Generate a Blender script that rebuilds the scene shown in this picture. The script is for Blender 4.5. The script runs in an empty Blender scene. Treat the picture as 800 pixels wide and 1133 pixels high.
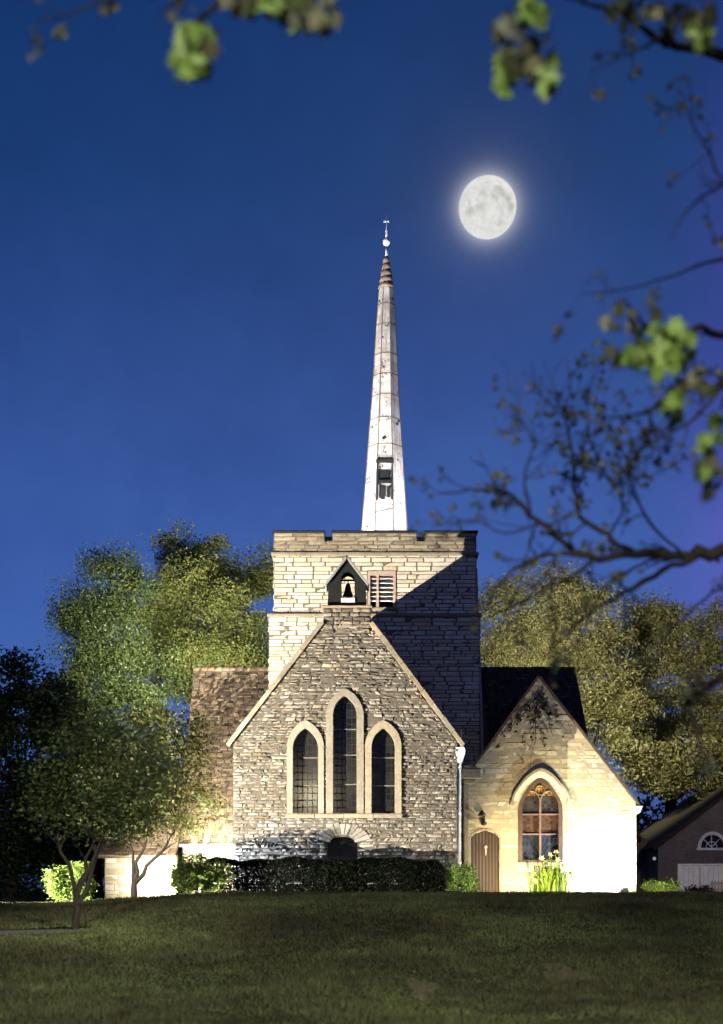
import bpy, math, random
import numpy as np
from mathutils import Vector, Matrix
from mathutils.geometry import tessellate_polygon

R = math.radians
rnd = random.Random(11)
nrng = np.random.default_rng(5)
scene = bpy.context.scene
COL = scene.collection
F, CX, HY = 1440.0, 400.0, 985.0        # focal length in picture units, picture centre, eye level


def at(px, py, Y):
    """world point at depth Y seen at picture position px,py"""
    return Vector(((px - CX) * Y / F, Y, (HY - py) * Y / F))


def xz(px, py, Y):
    return ((px - CX) * Y / F, (HY - py) * Y / F)


# ------------------------------------------------------------------ materials
class NT:
    def __init__(s, name):
        s.m = bpy.data.materials.new(name)
        s.m.use_nodes = True
        s.t = s.m.node_tree
        s.t.nodes.clear()
        s.out = s.n('ShaderNodeOutputMaterial')

    def n(s, kind, **kw):
        nd = s.t.nodes.new(kind)
        for k, v in kw.items():
            if k in nd.inputs and not hasattr(nd, k):
                nd.inputs[k].default_value = v
            else:
                setattr(nd, k, v)
        return nd

    def l(s, a, b):
        s.t.links.new(a, b)

    def noise(s, scale, detail=4, rough=0.6, coord=None):
        nd = s.n('ShaderNodeTexNoise')
        nd.inputs['Scale'].default_value = scale
        nd.inputs['Detail'].default_value = detail
        nd.inputs['Roughness'].default_value = rough
        if coord is None:
            coord = s.coord()
        s.l(coord, nd.inputs['Vector'])
        return nd.outputs['Fac']

    def coord(s):
        if not hasattr(s, '_c'):
            s._c = s.n('ShaderNodeNewGeometry').outputs['Position']
        return s._c

    def ramp(s, fac, stops):
        nd = s.n('ShaderNodeValToRGB')
        e = nd.color_ramp.elements
        while len(e) < len(stops):
            e.new(0.5)
        for el, (p, c) in zip(e, stops):
            el.position = p
            el.color = (c[0], c[1], c[2], 1) if not isinstance(c, float) else (c, c, c, 1)
        s.l(fac, nd.inputs[0])
        return nd.outputs['Color']

    def attr(s, name='tint'):
        nd = s.n('ShaderNodeAttribute')
        nd.attribute_name = name
        return nd.outputs['Fac']

    def mix(s, fac, a, b, mode='MIX'):
        nd = s.n('ShaderNodeMix')
        nd.data_type = 'RGBA'
        nd.blend_type = mode
        for sock, v in ((nd.inputs[0], fac), (nd.inputs[6], a), (nd.inputs[7], b)):
            if isinstance(v, (int, float)):
                sock.default_value = v
            elif isinstance(v, tuple):
                sock.default_value = (v[0], v[1], v[2], 1)
            else:
                s.l(v, sock)
        return nd.outputs[2]

    def math(s, op, a, b=0.0):
        nd = s.n('ShaderNodeMath')
        nd.operation = op
        for i, v in enumerate((a, b)):
            if isinstance(v, (int, float)):
                nd.inputs[i].default_value = v
            else:
                s.l(v, nd.inputs[i])
        return nd.outputs[0]

    def bsdf(s, color, rough=0.85, bump=None, dist=0.01, strength=1.0, spec=0.3, metallic=0.0):
        b = s.n('ShaderNodeBsdfPrincipled')
        if isinstance(color, tuple):
            b.inputs['Base Color'].default_value = (*color, 1)
        else:
            s.l(color, b.inputs['Base Color'])
        if isinstance(rough, (int, float)):
            b.inputs['Roughness'].default_value = rough
        else:
            s.l(rough, b.inputs['Roughness'])
        b.inputs['Specular IOR Level'].default_value = spec
        b.inputs['Metallic'].default_value = metallic
        if bump is not None:
            bp = s.n('ShaderNodeBump')
            bp.inputs['Distance'].default_value = dist
            bp.inputs['Strength'].default_value = strength
            s.l(bump, bp.inputs['Height'])
            s.l(bp.outputs[0], b.inputs['Normal'])
        s.l(b.outputs[0], s.out.inputs[0])
        return b


def stone_mat(name, dark, mid, light, stain, bump=0.012, stain_amt=0.5, scale=14):
    m = NT(name)
    base = m.ramp(m.attr(), [(0.0, dark), (0.45, mid), (1.0, light)])
    second = m.math('FRACT', m.math('MULTIPLY', m.attr(), 37.31))
    base = m.mix(0.55, base, m.ramp(second, [(0.0, (0.86, 0.93, 1.02)), (0.35, (1.0, 1.0, 1.0)), (0.7, (1.06, 0.98, 0.84)), (1.0, (1.1, 0.92, 0.72))]), 'MULTIPLY')
    n1 = m.noise(1.1, 6, 0.65)
    n2 = m.noise(scale, 6, 0.7)
    st = m.ramp(n1, [(0.42, 0.0), (0.72, 1.0)])
    c = m.mix(m.math('MULTIPLY', st, stain_amt), base, stain)
    sp = m.ramp(n2, [(0.3, (0.62, 0.6, 0.56)), (0.7, (1.15, 1.13, 1.1))])
    c = m.mix(0.8, c, sp, 'MULTIPLY')
    m.bsdf(c, 0.9, n2, bump, 1.0, 0.2)
    return m.m


def plain_mat(name, a, b, scale=6, rough=0.7, bump=0.004, spec=0.3, metallic=0.0):
    m = NT(name)
    n = m.noise(scale, 5, 0.65)
    m.bsdf(m.ramp(n, [(0.3, a), (0.7, b)]), rough, n, bump, 1.0, spec, metallic)
    return m.m


def leaf_mat(name, cols, trans=0.35, scale=0.6, spec=0.25):
    m = NT(name)
    k = len(cols) - 1
    f = m.math('ADD', m.math('MULTIPLY', m.attr(), 0.62), m.math('MULTIPLY', m.noise(scale, 3), 0.5))
    c = m.ramp(m.math('SUBTRACT', f, 0.06), [(i / k, cc) for i, cc in enumerate(cols)])
    d = m.n('ShaderNodeBsdfPrincipled')
    d.inputs['Roughness'].default_value = 0.55
    d.inputs['Specular IOR Level'].default_value = spec
    m.l(c, d.inputs['Base Color'])
    t = m.n('ShaderNodeBsdfTranslucent')
    m.l(m.mix(1.0, c, (1.3, 1.35, 0.7), 'MULTIPLY'), t.inputs['Color'])
    mx = m.n('ShaderNodeMixShader')
    mx.inputs[0].default_value = trans
    m.l(d.outputs[0], mx.inputs[1])
    m.l(t.outputs[0], mx.inputs[2])
    m.l(mx.outputs[0], m.out.inputs[0])
    return m.m


M = {}
M['rubble'] = stone_mat('rubble_stone', (0.118, 0.104, 0.080), (0.24, 0.215, 0.17), (0.39, 0.355, 0.29), (0.122, 0.107, 0.082), 0.022, 0.5, 13)
M['mortar'] = plain_mat('mortar', (0.075, 0.064, 0.048), (0.135, 0.118, 0.09), 9, 0.95, 0.01, 0.1)
M['limestone'] = stone_mat('limestone', (0.50, 0.45, 0.35), (0.64, 0.58, 0.46), (0.76, 0.70, 0.57), (0.38, 0.32, 0.22), 0.012, 0.25, 10)
M['lime_mortar'] = plain_mat('lime_mortar', (0.10, 0.085, 0.06), (0.20, 0.17, 0.12), 8, 0.95, 0.01, 0.1)
M['cream'] = stone_mat('cream_ashlar', (0.44, 0.37, 0.23), (0.56, 0.49, 0.33), (0.66, 0.59, 0.43), (0.40, 0.31, 0.15), 0.004, 0.6, 6)
M['cream_mortar'] = plain_mat('cream_mortar', (0.30, 0.25, 0.15), (0.40, 0.34, 0.22), 8, 0.95, 0.006, 0.1)
M['dressed'] = stone_mat('dressed_stone', (0.25, 0.215, 0.155), (0.30, 0.26, 0.19), (0.36, 0.315, 0.235), (0.20, 0.165, 0.11), 0.010, 0.55, 9)
M['coping'] = stone_mat('coping_stone', (0.26, 0.22, 0.16), (0.34, 0.29, 0.21), (0.42, 0.37, 0.27), (0.12, 0.10, 0.07), 0.008, 0.6, 7)
M['brown_tile'] = stone_mat('brown_roof_tile', (0.23, 0.17, 0.11), (0.31, 0.235, 0.155), (0.39, 0.305, 0.21), (0.19, 0.14, 0.09), 0.008, 0.5, 12)
M['slate'] = stone_mat('dark_slate', (0.026, 0.021, 0.012), (0.04, 0.034, 0.02), (0.055, 0.047, 0.03), (0.02, 0.02, 0.015), 0.006, 0.4, 12)
M['bronze'] = plain_mat('dark_painted_timber', (0.006, 0.0075, 0.006), (0.014, 0.016, 0.013), 5, 0.6, 0.004)
M['bell'] = plain_mat('bell_bronze', (0.01, 0.01, 0.008), (0.03, 0.028, 0.02), 9, 0.45, 0.002, 0.4, 0.6)
M['lead'] = plain_mat('lead_flashing', (0.16, 0.16, 0.15), (0.30, 0.29, 0.27), 4, 0.6, 0.004)
M['black_iron'] = plain_mat('black_iron', (0.012, 0.012, 0.012), (0.03, 0.03, 0.028), 9, 0.5, 0.002)
M['pink_frame'] = plain_mat('faded_red_timber', (0.34, 0.24, 0.18), (0.46, 0.36, 0.28), 7, 0.8, 0.004)
M['tracery'] = plain_mat('tracery_timber', (0.13, 0.08, 0.06), (0.24, 0.165, 0.125), 8, 0.7, 0.004)
M['pale_slat'] = plain_mat('pale_louvre', (0.40, 0.38, 0.33), (0.60, 0.57, 0.50), 6, 0.75, 0.004)
M['void'] = plain_mat('dark_interior', (0.006, 0.006, 0.006), (0.012, 0.011, 0.01), 3, 0.9, 0.0, 0.0)
M['white_paint'] = plain_mat('white_paint', (0.62, 0.61, 0.57), (0.80, 0.79, 0.76), 3, 0.5, 0.002)
M['door_wood'] = None
M['bark'] = plain_mat('bark', (0.030, 0.024, 0.018), (0.075, 0.060, 0.045), 12, 0.95, 0.02, 0.1)
M['near_bark'] = plain_mat('near_bark', (0.006, 0.005, 0.0045), (0.016, 0.013, 0.011), 30, 0.95, 0.006, 0.1)
M['dark_bark'] = plain_mat('dark_bark', (0.012, 0.010, 0.008), (0.030, 0.025, 0.020), 14, 0.95, 0.012, 0.1)

# planks for the door
m = NT('door_planks')
wv = m.n('ShaderNodeTexWave')
wv.inputs['Scale'].default_value = 2.6
wv.inputs['Distortion'].default_value = 0.5
m.l(m.coord(), wv.inputs['Vector'])
pl = m.ramp(wv.outputs['Fac'], [(0.04, (0.03, 0.018, 0.012)), (0.16, (0.05, 0.032, 0.023)), (1.0, (0.072, 0.048, 0.035))])
n_ = m.noise(9, 5)
m.bsdf(m.mix(0.5, pl, m.ramp(n_, [(0.3, (0.55, 0.55, 0.55)), (0.7, (1.1, 1.1, 1.1))]), 'MULTIPLY'), 0.6, wv.outputs['Fac'], 0.01)
M['door_wood'] = m.m

# dark leaded glass: diamond / rectangular cames
def leaded(name, tint_a, tint_b, sx, sz, lead, diamond, rough=0.12):
    m = NT(name)
    sep = m.n('ShaderNodeSeparateXYZ')
    m.l(m.coord(), sep.inputs[0])
    wx, wz = m.noise(2.3, 3), m.noise(2.9, 3)
    x = m.math('ADD', sep.outputs[0], m.math('MULTIPLY', m.math('SUBTRACT', wx, 0.5), sx * 0.55))
    z = m.math('ADD', sep.outputs[2], m.math('MULTIPLY', m.math('SUBTRACT', wz, 0.5), sz * 0.55))
    u = m.math('MULTIPLY', x, 1 / sx)
    v = m.math('MULTIPLY', z, 1 / sz)
    if diamond:
        u, v = m.math('ADD', u, v), m.math('SUBTRACT', u, v)
    fu = m.math('ABSOLUTE', m.math('SUBTRACT', m.math('FRACT', u), 0.5))
    fv = m.math('ABSOLUTE', m.math('SUBTRACT', m.math('FRACT', v), 0.5))
    e = m.math('GREATER_THAN', m.math('MAXIMUM', fu, fv), 0.5 - 0.07)
    cell = m.n('ShaderNodeCombineXYZ')
    m.l(m.math('FLOOR', u), cell.inputs[0])
    m.l(m.math('FLOOR', v), cell.inputs[1])
    wn = m.n('ShaderNodeTexWhiteNoise')
    wn.noise_dimensions = '3D'
    m.l(cell.outputs[0], wn.inputs['Vector'])
    glass = m.ramp(wn.outputs['Value'], [(0.0, tint_a), (1.0, tint_b)])
    big = m.noise(1.4, 3)
    glass = m.mix(0.7, glass, m.ramp(big, [(0.3, (0.4, 0.4, 0.45)), (0.7, (1.5, 1.45, 1.3))]), 'MULTIPLY')
    c = m.mix(e, glass, lead)
    h = m.math('ADD', m.math('MULTIPLY', wn.outputs['Value'], 0.4), e)
    m.bsdf(c, m.math('ADD', m.math('MULTIPLY', e, 0.5), rough), h, 0.006, 0.6, 0.3)
    return m.m

M['glass'] = leaded('leaded_glass', (0.008, 0.008, 0.007), (0.018, 0.017, 0.014), 0.17, 0.24, (0.010, 0.010, 0.009), False)
M['lattice'] = leaded('lattice_glass', (0.012, 0.015, 0.024), (0.032, 0.038, 0.058), 0.16, 0.24, (0.012, 0.012, 0.012), True)
M['amber'] = leaded('amber_glass', (0.10, 0.05, 0.015), (0.42, 0.27, 0.04), 0.09, 0.12, (0.03, 0.02, 0.012), False)
M['roseglass'] = leaded('rose_glass', (0.06, 0.028, 0.02), (0.13, 0.07, 0.04), 0.13, 0.10, (0.05, 0.03, 0.02), False)
M['greyglass'] = leaded('grey_glass', (0.022, 0.02, 0.022), (0.06, 0.052, 0.05), 0.12, 0.13, (0.03, 0.02, 0.015), False)
M['window_wood'] = plain_mat('window_wood', (0.055, 0.034, 0.022), (0.11, 0.07, 0.045), 8, 0.6, 0.004)

# white painted spire metal with rust and dark flaking
m = NT('spire_paint')
mp = m.n('ShaderNodeMapping')
m.l(m.coord(), mp.inputs['Vector'])
mp.inputs['Scale'].default_value = (3.2, 3.2, 0.45)
n1 = m.noise(1.1, 8, 0.75)
n2 = m.noise(2.6, 7, 0.72)
n3 = m.noise(1.3, 6, 0.7, mp.outputs[0])
c = m.mix(m.ramp(n1, [(0.45, 0.0), (0.66, 0.9)]), (0.76, 0.75, 0.72), (0.36, 0.28, 0.23))
c = m.mix(m.ramp(n3, [(0.46, 0.0), (0.64, 0.8)]), c, (0.30, 0.26, 0.23))
c = m.mix(m.ramp(n2, [(0.59, 0.0), (0.605, 1.0)]), c, (0.03, 0.027, 0.025))
m.bsdf(c, 0.5, n2, 0.012)
M['spire'] = m.m
M['spire_ring'] = plain_mat('weathered_rings', (0.20, 0.14, 0.10), (0.42, 0.33, 0.26), 6, 0.6, 0.004)
M['seam'] = plain_mat('seam_metal', (0.10, 0.08, 0.07), (0.22, 0.18, 0.15), 5, 0.6, 0.003)
M['finial'] = plain_mat('bright_metal', (0.75, 0.74, 0.7), (0.9, 0.9, 0.88), 3, 0.35, 0.0, 0.5)

# brick for the house on the right
m = NT('house_brick')
tc = m.n('ShaderNodeMapping')
m.l(m.coord(), tc.inputs['Vector'])
tc.inputs['Rotation'].default_value = (R(90), 0, 0)
br = m.n('ShaderNodeTexBrick')
br.inputs['Scale'].default_value = 3.6
br.inputs['Color1'].default_value = (0.15, 0.11, 0.095, 1)
br.inputs['Color2'].default_value = (0.20, 0.155, 0.135, 1)
br.inputs['Mortar'].default_value = (0.22, 0.19, 0.17, 1)
br.inputs['Mortar Size'].default_value = 0.018
m.l(tc.outputs[0], br.inputs['Vector'])
m.bsdf(m.mix(0.6, br.outputs['Color'], m.ramp(m.noise(1.2), [(0.3, (0.6, 0.6, 0.6)), (0.7, (1.2, 1.2, 1.2))]), 'MULTIPLY'), 0.9, br.outputs['Fac'], 0.004)
M['brick'] = m.m

# leaves
M['leaf_lit'] = leaf_mat('leaf_yellow_green', [(0.040, 0.050, 0.016), (0.085, 0.098, 0.028), (0.15, 0.155, 0.05)])
M['leaf_mid'] = leaf_mat('leaf_mid_green', [(0.022, 0.036, 0.013), (0.045, 0.066, 0.022), (0.085, 0.105, 0.035)])
M['leaf_dark'] = leaf_mat('leaf_dark_green', [(0.010, 0.020, 0.010), (0.022, 0.036, 0.014), (0.045, 0.06, 0.02)])
M['leaf_olive'] = leaf_mat('leaf_olive', [(0.040, 0.041, 0.018), (0.085, 0.083, 0.033), (0.145, 0.138, 0.056)])
M['leaf_small'] = leaf_mat('leaf_brown_green', [(0.030, 0.036, 0.012), (0.065, 0.070, 0.02), (0.13, 0.115, 0.035)], 0.3, 1.5)
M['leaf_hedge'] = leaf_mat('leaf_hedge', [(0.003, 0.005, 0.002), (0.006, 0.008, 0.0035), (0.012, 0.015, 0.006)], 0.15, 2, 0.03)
M['leaf_bush'] = leaf_mat('leaf_bush', [(0.05, 0.085, 0.015), (0.10, 0.155, 0.03), (0.18, 0.23, 0.06)], 0.3, 3)
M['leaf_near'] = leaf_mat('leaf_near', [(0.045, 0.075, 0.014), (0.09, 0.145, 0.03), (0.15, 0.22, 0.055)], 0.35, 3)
M['leaf_near_dark'] = leaf_mat('leaf_near_dark', [(0.014, 0.018, 0.010), (0.032, 0.036, 0.018), (0.06, 0.055, 0.025)], 0.25, 3)  # darker copy of the near leaf colour, shade put into it
M['shadow_leaf'] = leaf_mat('shadow_leaf', [(0.012, 0.014, 0.006), (0.025, 0.026, 0.012), (0.05, 0.045, 0.02)], 0.1, 3)  # dark leaves that stand in for leaf shadows on the gable
M['leaf_lily'] = leaf_mat('leaf_lily', [(0.07, 0.13, 0.015), (0.13, 0.21, 0.03), (0.24, 0.29, 0.07)], 0.35, 4)
M['petal'] = plain_mat('pale_petal', (0.55, 0.48, 0.16), (0.72, 0.66, 0.36), 8, 0.6, 0.0)
M['leaf_red'] = leaf_mat('leaf_dark_red', [(0.02, 0.01, 0.008), (0.05, 0.02, 0.014), (0.08, 0.035, 0.02)], 0.2, 3)
m = NT('grass_blade')
g1, g2, g3 = m.noise(0.22, 4, 0.6), m.noise(1.6, 5, 0.7), m.attr()
f = m.math('ADD', m.math('MULTIPLY', g1, 1.15), m.math('ADD', m.math('MULTIPLY', g2, 0.95), m.math('MULTIPLY', g3, 0.35)))
c = m.ramp(m.math('SUBTRACT', f, 0.70), [(0.25, (0.022, 0.021, 0.012)), (0.45, (0.048, 0.044, 0.022)), (0.58, (0.052, 0.062, 0.024)), (0.75, (0.085, 0.105, 0.036)), (0.95, (0.135, 0.13, 0.06))])
m.bsdf(c, 0.8, None, spec=0.1)
M['grass'] = m.m


# ------------------------------------------------------------------ mesh helpers
def link(o, parent=None):
    COL.objects.link(o)
    if parent is not None:
        o.parent = parent
    return o


def thing(name, label, cat, loc=(0, 0, 0), group=None):
    o = bpy.data.objects.new(name, None)
    o.location = loc
    o.empty_display_size = 0.3
    o['label'] = label
    o['category'] = cat
    if group:
        o['group'] = group
    return link(o)


def tag(o, label=None, cat=None, group=None, kind=None):
    for k, v in (('label', label), ('category', cat), ('group', group), ('kind', kind)):
        if v:
            o[k] = v
    return o


def origin_of(parent):
    v = Vector((0, 0, 0))
    while parent is not None:
        v += parent.location
        parent = parent.parent
    return v


class MB:
    """collects shapes in world coordinates; build() links them as one mesh object"""
    def __init__(s):
        s.v, s.f, s.t, s.sm = [], [], [], []

    def add(s, vs, fs, tint=0.5, smooth=False):
        b = len(s.v)
        s.v += [tuple(p) for p in vs]
        s.t += [tint] * len(vs)
        for f in fs:
            s.f.append([i + b for i in f])
            s.sm.append(smooth)
        return s

    def box(s, a, b, tint=0.5, bevel=0.0):
        x0, y0, z0 = (min(a[i], b[i]) for i in range(3))
        x1, y1, z1 = (max(a[i], b[i]) for i in range(3))
        if bevel <= 0:
            vs = [(x, y, z) for z in (z0, z1) for y in (y0, y1) for x in (x0, x1)]
            return s.add(vs, [(0, 2, 3, 1), (4, 5, 7, 6), (0, 1, 5, 4), (2, 6, 7, 3), (0, 4, 6, 2), (1, 3, 7, 5)], tint)
        c = bevel
        prof = [(x0 + c, y0), (x1 - c, y0), (x1, y0 + c), (x1, y1 - c), (x1 - c, y1), (x0 + c, y1), (x0, y1 - c), (x0, y0 + c)]
        mx, my = (x0 + x1) / 2, (y0 + y1) / 2
        def ins(p):
            return (p[0] + (c if p[0] < mx else -c) * (1 if abs(p[0] - mx) > 1e-9 else 0), p[1] + (c if p[1] < my else -c))
        vs = [(*ins(p), z0) for p in prof] + [(*p, z0 + c) for p in prof] + [(*p, z1 - c) for p in prof] + [(*ins(p), z1) for p in prof]
        fs = [tuple(range(7, -1, -1)), tuple(range(24, 32))]
        for k in range(3):
            for i in range(8):
                j = (i + 1) % 8
                fs.append((k * 8 + i, k * 8 + j, k * 8 + 8 + j, k * 8 + 8 + i))
        return s.add(vs, fs, tint)

    def prism(s, outer, holes, y0, y1, tint=0.5):
        """outline with holes in the X-Z plane, from depth y0 back to y1"""
        loops = [outer] + list(holes)
        pts = [p for lp in loops for p in lp]
        tris = tessellate_polygon([[Vector((p[0], p[1], 0)) for p in lp] for lp in loops])
        n = len(pts)
        vs = [(p[0], y0, p[1]) for p in pts] + [(p[0], y1, p[1]) for p in pts]
        fs = [tuple(t) for t in tris] + [tuple(i + n for i in reversed(t)) for t in tris]
        k = 0
        for lp in loops:
            m_ = len(lp)
            for i in range(m_):
                j = (i + 1) % m_
                fs.append((k + i, k + j, k + n + j, k + n + i))
            k += m_
        return s.add(vs, fs, tint)

    def slab(s, quad, th, tint=0.5):
        """a four-cornered sheet given thickness along its normal"""
        q = [Vector(p) for p in quad]
        nrm = (q[1] - q[0]).cross(q[3] - q[0]).normalized() * th
        vs = q + [p - nrm for p in q]
        return s.add(vs, [(0, 1, 2, 3), (7, 6, 5, 4), (0, 4, 5, 1), (1, 5, 6, 2), (2, 6, 7, 3), (3, 7, 4, 0)], tint)

    def lathe(s, prof, cx, cy, seg=16, tint=0.5, rot=0.0, lean=(0, 0), smooth=True):
        z0, z1 = prof[0][1], prof[-1][1]
        vs = []
        for r, z in prof:
            k = (z - z0) / (z1 - z0 + 1e-9)
            for i in range(seg):
                a = rot + 2 * math.pi * i / seg
                vs.append((cx + lean[0] * k + r * math.cos(a), cy + lean[1] * k + r * math.sin(a), z))
        fs = []
        for k in range(len(prof) - 1):
            for i in range(seg):
                j = (i + 1) % seg
                fs.append((k * seg + i, k * seg + j, (k + 1) * seg + j, (k + 1) * seg + i))
        fs.append(tuple(range(seg - 1, -1, -1)))
        fs.append(tuple((len(prof) - 1) * seg + i for i in range(seg)))
        return s.add(vs, fs, tint, smooth)

    def tube(s, pts, radii, seg=8, tint=0.5, smooth=True):
        pts = [Vector(p) for p in pts]
        if not isinstance(radii, (list, tuple)):
            radii = [radii] * len(pts)
        vs, up = [], Vector((0.13, 0.41, 0.9)).normalized()
        for i, p in enumerate(pts):
            d = (pts[min(i + 1, len(pts) - 1)] - pts[max(i - 1, 0)])
            d = d.normalized() if d.length > 1e-9 else Vector((0, 0, 1))
            a = d.cross(up)
            if a.length < 0.05:
                a = d.cross(Vector((1, 0, 0)))
            a.normalize()
            b = d.cross(a)
            for k in range(seg):
                t = 2 * math.pi * k / seg
                vs.append(p + (a * math.cos(t) + b * math.sin(t)) * radii[i])
        fs = []
        for i in range(len(pts) - 1):
            for k in range(seg):
                j = (k + 1) % seg
                fs.append((i * seg + k, i * seg + j, (i + 1) * seg + j, (i + 1) * seg + k))
        fs.append(tuple(range(seg)))
        fs.append(tuple((len(pts) - 1) * seg + k for k in range(seg - 1, -1, -1)))
        return s.add(vs, fs, tint, smooth)

    def build(s, name, mat, parent=None):
        org = origin_of(parent)
        me = bpy.data.meshes.new(name)
        vs = [(p[0] - org.x, p[1] - org.y, p[2] - org.z) for p in s.v]
        me.from_pydata(vs, [], s.f)
        me.polygons.foreach_set('use_smooth', s.sm)
        at_ = me.attributes.new('tint', 'FLOAT', 'POINT')
        at_.data.foreach_set('value', s.t)
        me.materials.append(mat)
        me.update()
        return link(bpy.data.objects.new(name, me), parent)


def fast_mesh(name, V, Q, T, mat, parent=None, smooth=False):
    org = origin_of(parent)
    V = V - np.array(org)
    me = bpy.data.meshes.new(name)
    nv, (nf, k) = len(V), Q.shape
    me.vertices.add(nv)
    me.vertices.foreach_set('co', V.astype(np.float32).ravel())
    me.loops.add(nf * k)
    me.loops.foreach_set('vertex_index', Q.astype(np.int32).ravel())
    me.polygons.add(nf)
    me.polygons.foreach_set('loop_start', np.arange(0, nf * k, k, dtype=np.int32))
    me.update(calc_edges=True)
    at_ = me.attributes.new('tint', 'FLOAT', 'POINT')
    at_.data.foreach_set('value', T.astype(np.float32))
    me.materials.append(mat)
    return link(bpy.data.objects.new(name, me), parent)


def leaf_arrays(P, size, flat=0.35, T=None, aspect=0.55):
    """one folded four-cornered leaf at each point"""
    n = len(P)
    d = nrng.normal(size=(n, 3))
    d[:, 2] = d[:, 2] * 0.6 - 0.25
    d /= np.linalg.norm(d, axis=1, keepdims=True)
    u = nrng.normal(size=(n, 3)) * (1 - flat)
    u[:, 2] += flat * 2
    s_ = np.cross(d, u)
    s_ /= np.linalg.norm(s_, axis=1, keepdims=True) + 1e-9
    nn = np.cross(s_, d)
    L = size * nrng.uniform(0.6, 1.25, size=(n, 1))
    W = L * aspect
    base = P - d * L * 0.5
    tip = P + d * L * 0.5
    lf = P + s_ * W * 0.5 + nn * W * 0.18 - d * L * 0.06
    rt = P - s_ * W * 0.5 + nn * W * 0.18 - d * L * 0.06
    V = np.stack([base, rt, tip, lf], axis=1).reshape(-1, 3)
    Q = np.arange(n * 4).reshape(n, 4)
    if T is None:
        T = nrng.uniform(0, 1, n)
    return V, Q, np.repeat(T, 4)


def crown_points(lobes, n, clump=0.5, shell=0.55, per=45, zsquash=0.7):
    """leaf positions gathered in clumps spread through uneven lobes (x,y,z,rx,ry,rz)"""
    vol = np.array([l[3] * l[4] * l[5] for l in lobes]) ** (2 / 3)
    vol /= vol.sum()
    out, ts = [], []
    for l, w in zip(lobes, vol):
        k = max(6, int(n * w / per))
        d = nrng.normal(size=(k, 3))
        d /= np.linalg.norm(d, axis=1, keepdims=True)
        r = (shell + (1 - shell) * nrng.uniform(0, 1, (k, 1)) ** 0.6) * nrng.uniform(0.70, 1.22, (k, 1))
        c = np.array(l[:3]) + d * r * np.array(l[3:6])
        sz = clump * nrng.uniform(0.5, 1.3, (k, 1))
        cnt = nrng.integers(int(per * 0.4), int(per * 1.6), k)
        idx = np.repeat(np.arange(k), cnt)
        off = np.clip(nrng.normal(size=(len(idx), 3)), -1.7, 1.7) * sz[idx] * np.array([1, 1, zsquash])
        out.append(c[idx] + off)
        ct = nrng.uniform(0, 1, k)
        ts.append(np.clip(ct[idx] * 0.72 + nrng.uniform(0, 0.28, len(idx)), 0, 1))
    return np.concatenate(out), np.concatenate(ts)


def wobble(a, b, n, amp):
    a, b = Vector(a), Vector(b)
    L = (b - a).length
    pts = []
    for i in range(n + 1):
        t = i / n
        k = math.sin(math.pi * t) * amp * L
        pts.append(a.lerp(b, t) + Vector((rnd.uniform(-k, k), rnd.uniform(-k, k), rnd.uniform(-k, k) * 0.6)))
    return pts


def tree(name, label, base, r0, lobes, leaf, n, lmat, clump=0.5, fork=0.35, bark='dark_bark', group=None, limbs=True, shell=0.35, per=200):
    root = thing(name, label, 'tree', base, group)
    b = Vector(base)
    top = Vector((sum(l[0] for l in lobes) / len(lobes), sum(l[1] for l in lobes) / len(lobes), max(l[2] for l in lobes)))
    fk = b.lerp(Vector((b.x * 0.8 + top.x * 0.2, b.y * 0.8 + top.y * 0.2, top.z)), fork)
    tr = MB()
    pts = wobble(b - Vector((0, 0, 0.2)), fk, 5, 0.02)
    tr.tube(pts, [r0 * (1.25 if i == 0 else 1 - 0.3 * i / 5) for i in range(6)], 10)
    tr.build('trunk', M[bark], root)
    lm = MB()
    order = sorted(lobes, key=lambda l: (Vector(l[:3]) - fk).length)
    mains = []
    for k, l in enumerate(order):
        c = Vector(l[:3])
        if len(mains) < 3:
            p = wobble(fk - Vector((0, 0, 0.1)), c, 6, 0.07)
            rs = r0 * 0.62
        else:
            q = min(mains, key=lambda m_: (m_[0][3] - c).length)
            s0 = q[0][min(3, len(q[0]) - 1)]
            p = wobble(s0, c, 6, 0.07)
            rs = r0 * 0.36
        mains.append((p, rs))
        lm.tube(p, [rs * (1 - 0.8 * i / 6) for i in range(7)], 7)
        for _ in range(5):
            d = Vector((rnd.gauss(0, 1), rnd.gauss(0, 1), rnd.gauss(0.2, 0.8))).normalized()
            e = c + Vector((d.x * l[3], d.y * l[4], d.z * l[5])) * 0.9
            s_ = p[rnd.randint(3, 6)]
            q = wobble(s_, e, 4, 0.08)
            lm.tube(q, [r0 * 0.14 * (1 - 0.85 * i / 4) for i in range(5)], 5)
    lm.build('limbs', M[bark], root)
    P, T = crown_points(lobes, n, clump, shell, per)
    V, Q, T = leaf_arrays(P, leaf, T=T)
    fast_mesh('crown', V, Q, T, M[lmat], root)
    return root


# ---- stonework: coursed stones laid inside an outline (u,v), each a real chipped block
def scan(poly, v):
    xs = []
    n = len(poly)
    for i in range(n):
        (x0, y0), (x1, y1) = poly[i], poly[(i + 1) % n]
        if (y0 <= v < y1) or (y1 <= v < y0):
            xs.append(x0 + (v - y0) * (x1 - x0) / (y1 - y0))
    return sorted(xs)


def intervals(outer, holes, v):
    xs = scan(outer, v)
    iv = [(xs[i], xs[i + 1]) for i in range(0, len(xs) - 1, 2)]
    for h in holes:
        hx = scan(h, v)
        for i in range(0, len(hx) - 1, 2):
            a, b = hx[i], hx[i + 1]
            new = []
            for (p, q) in iv:
                if b <= p or a >= q:
                    new.append((p, q))
                    continue
                if a > p:
                    new.append((p, a))
                if b < q:
                    new.append((b, q))
            iv = new
    return iv


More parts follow.
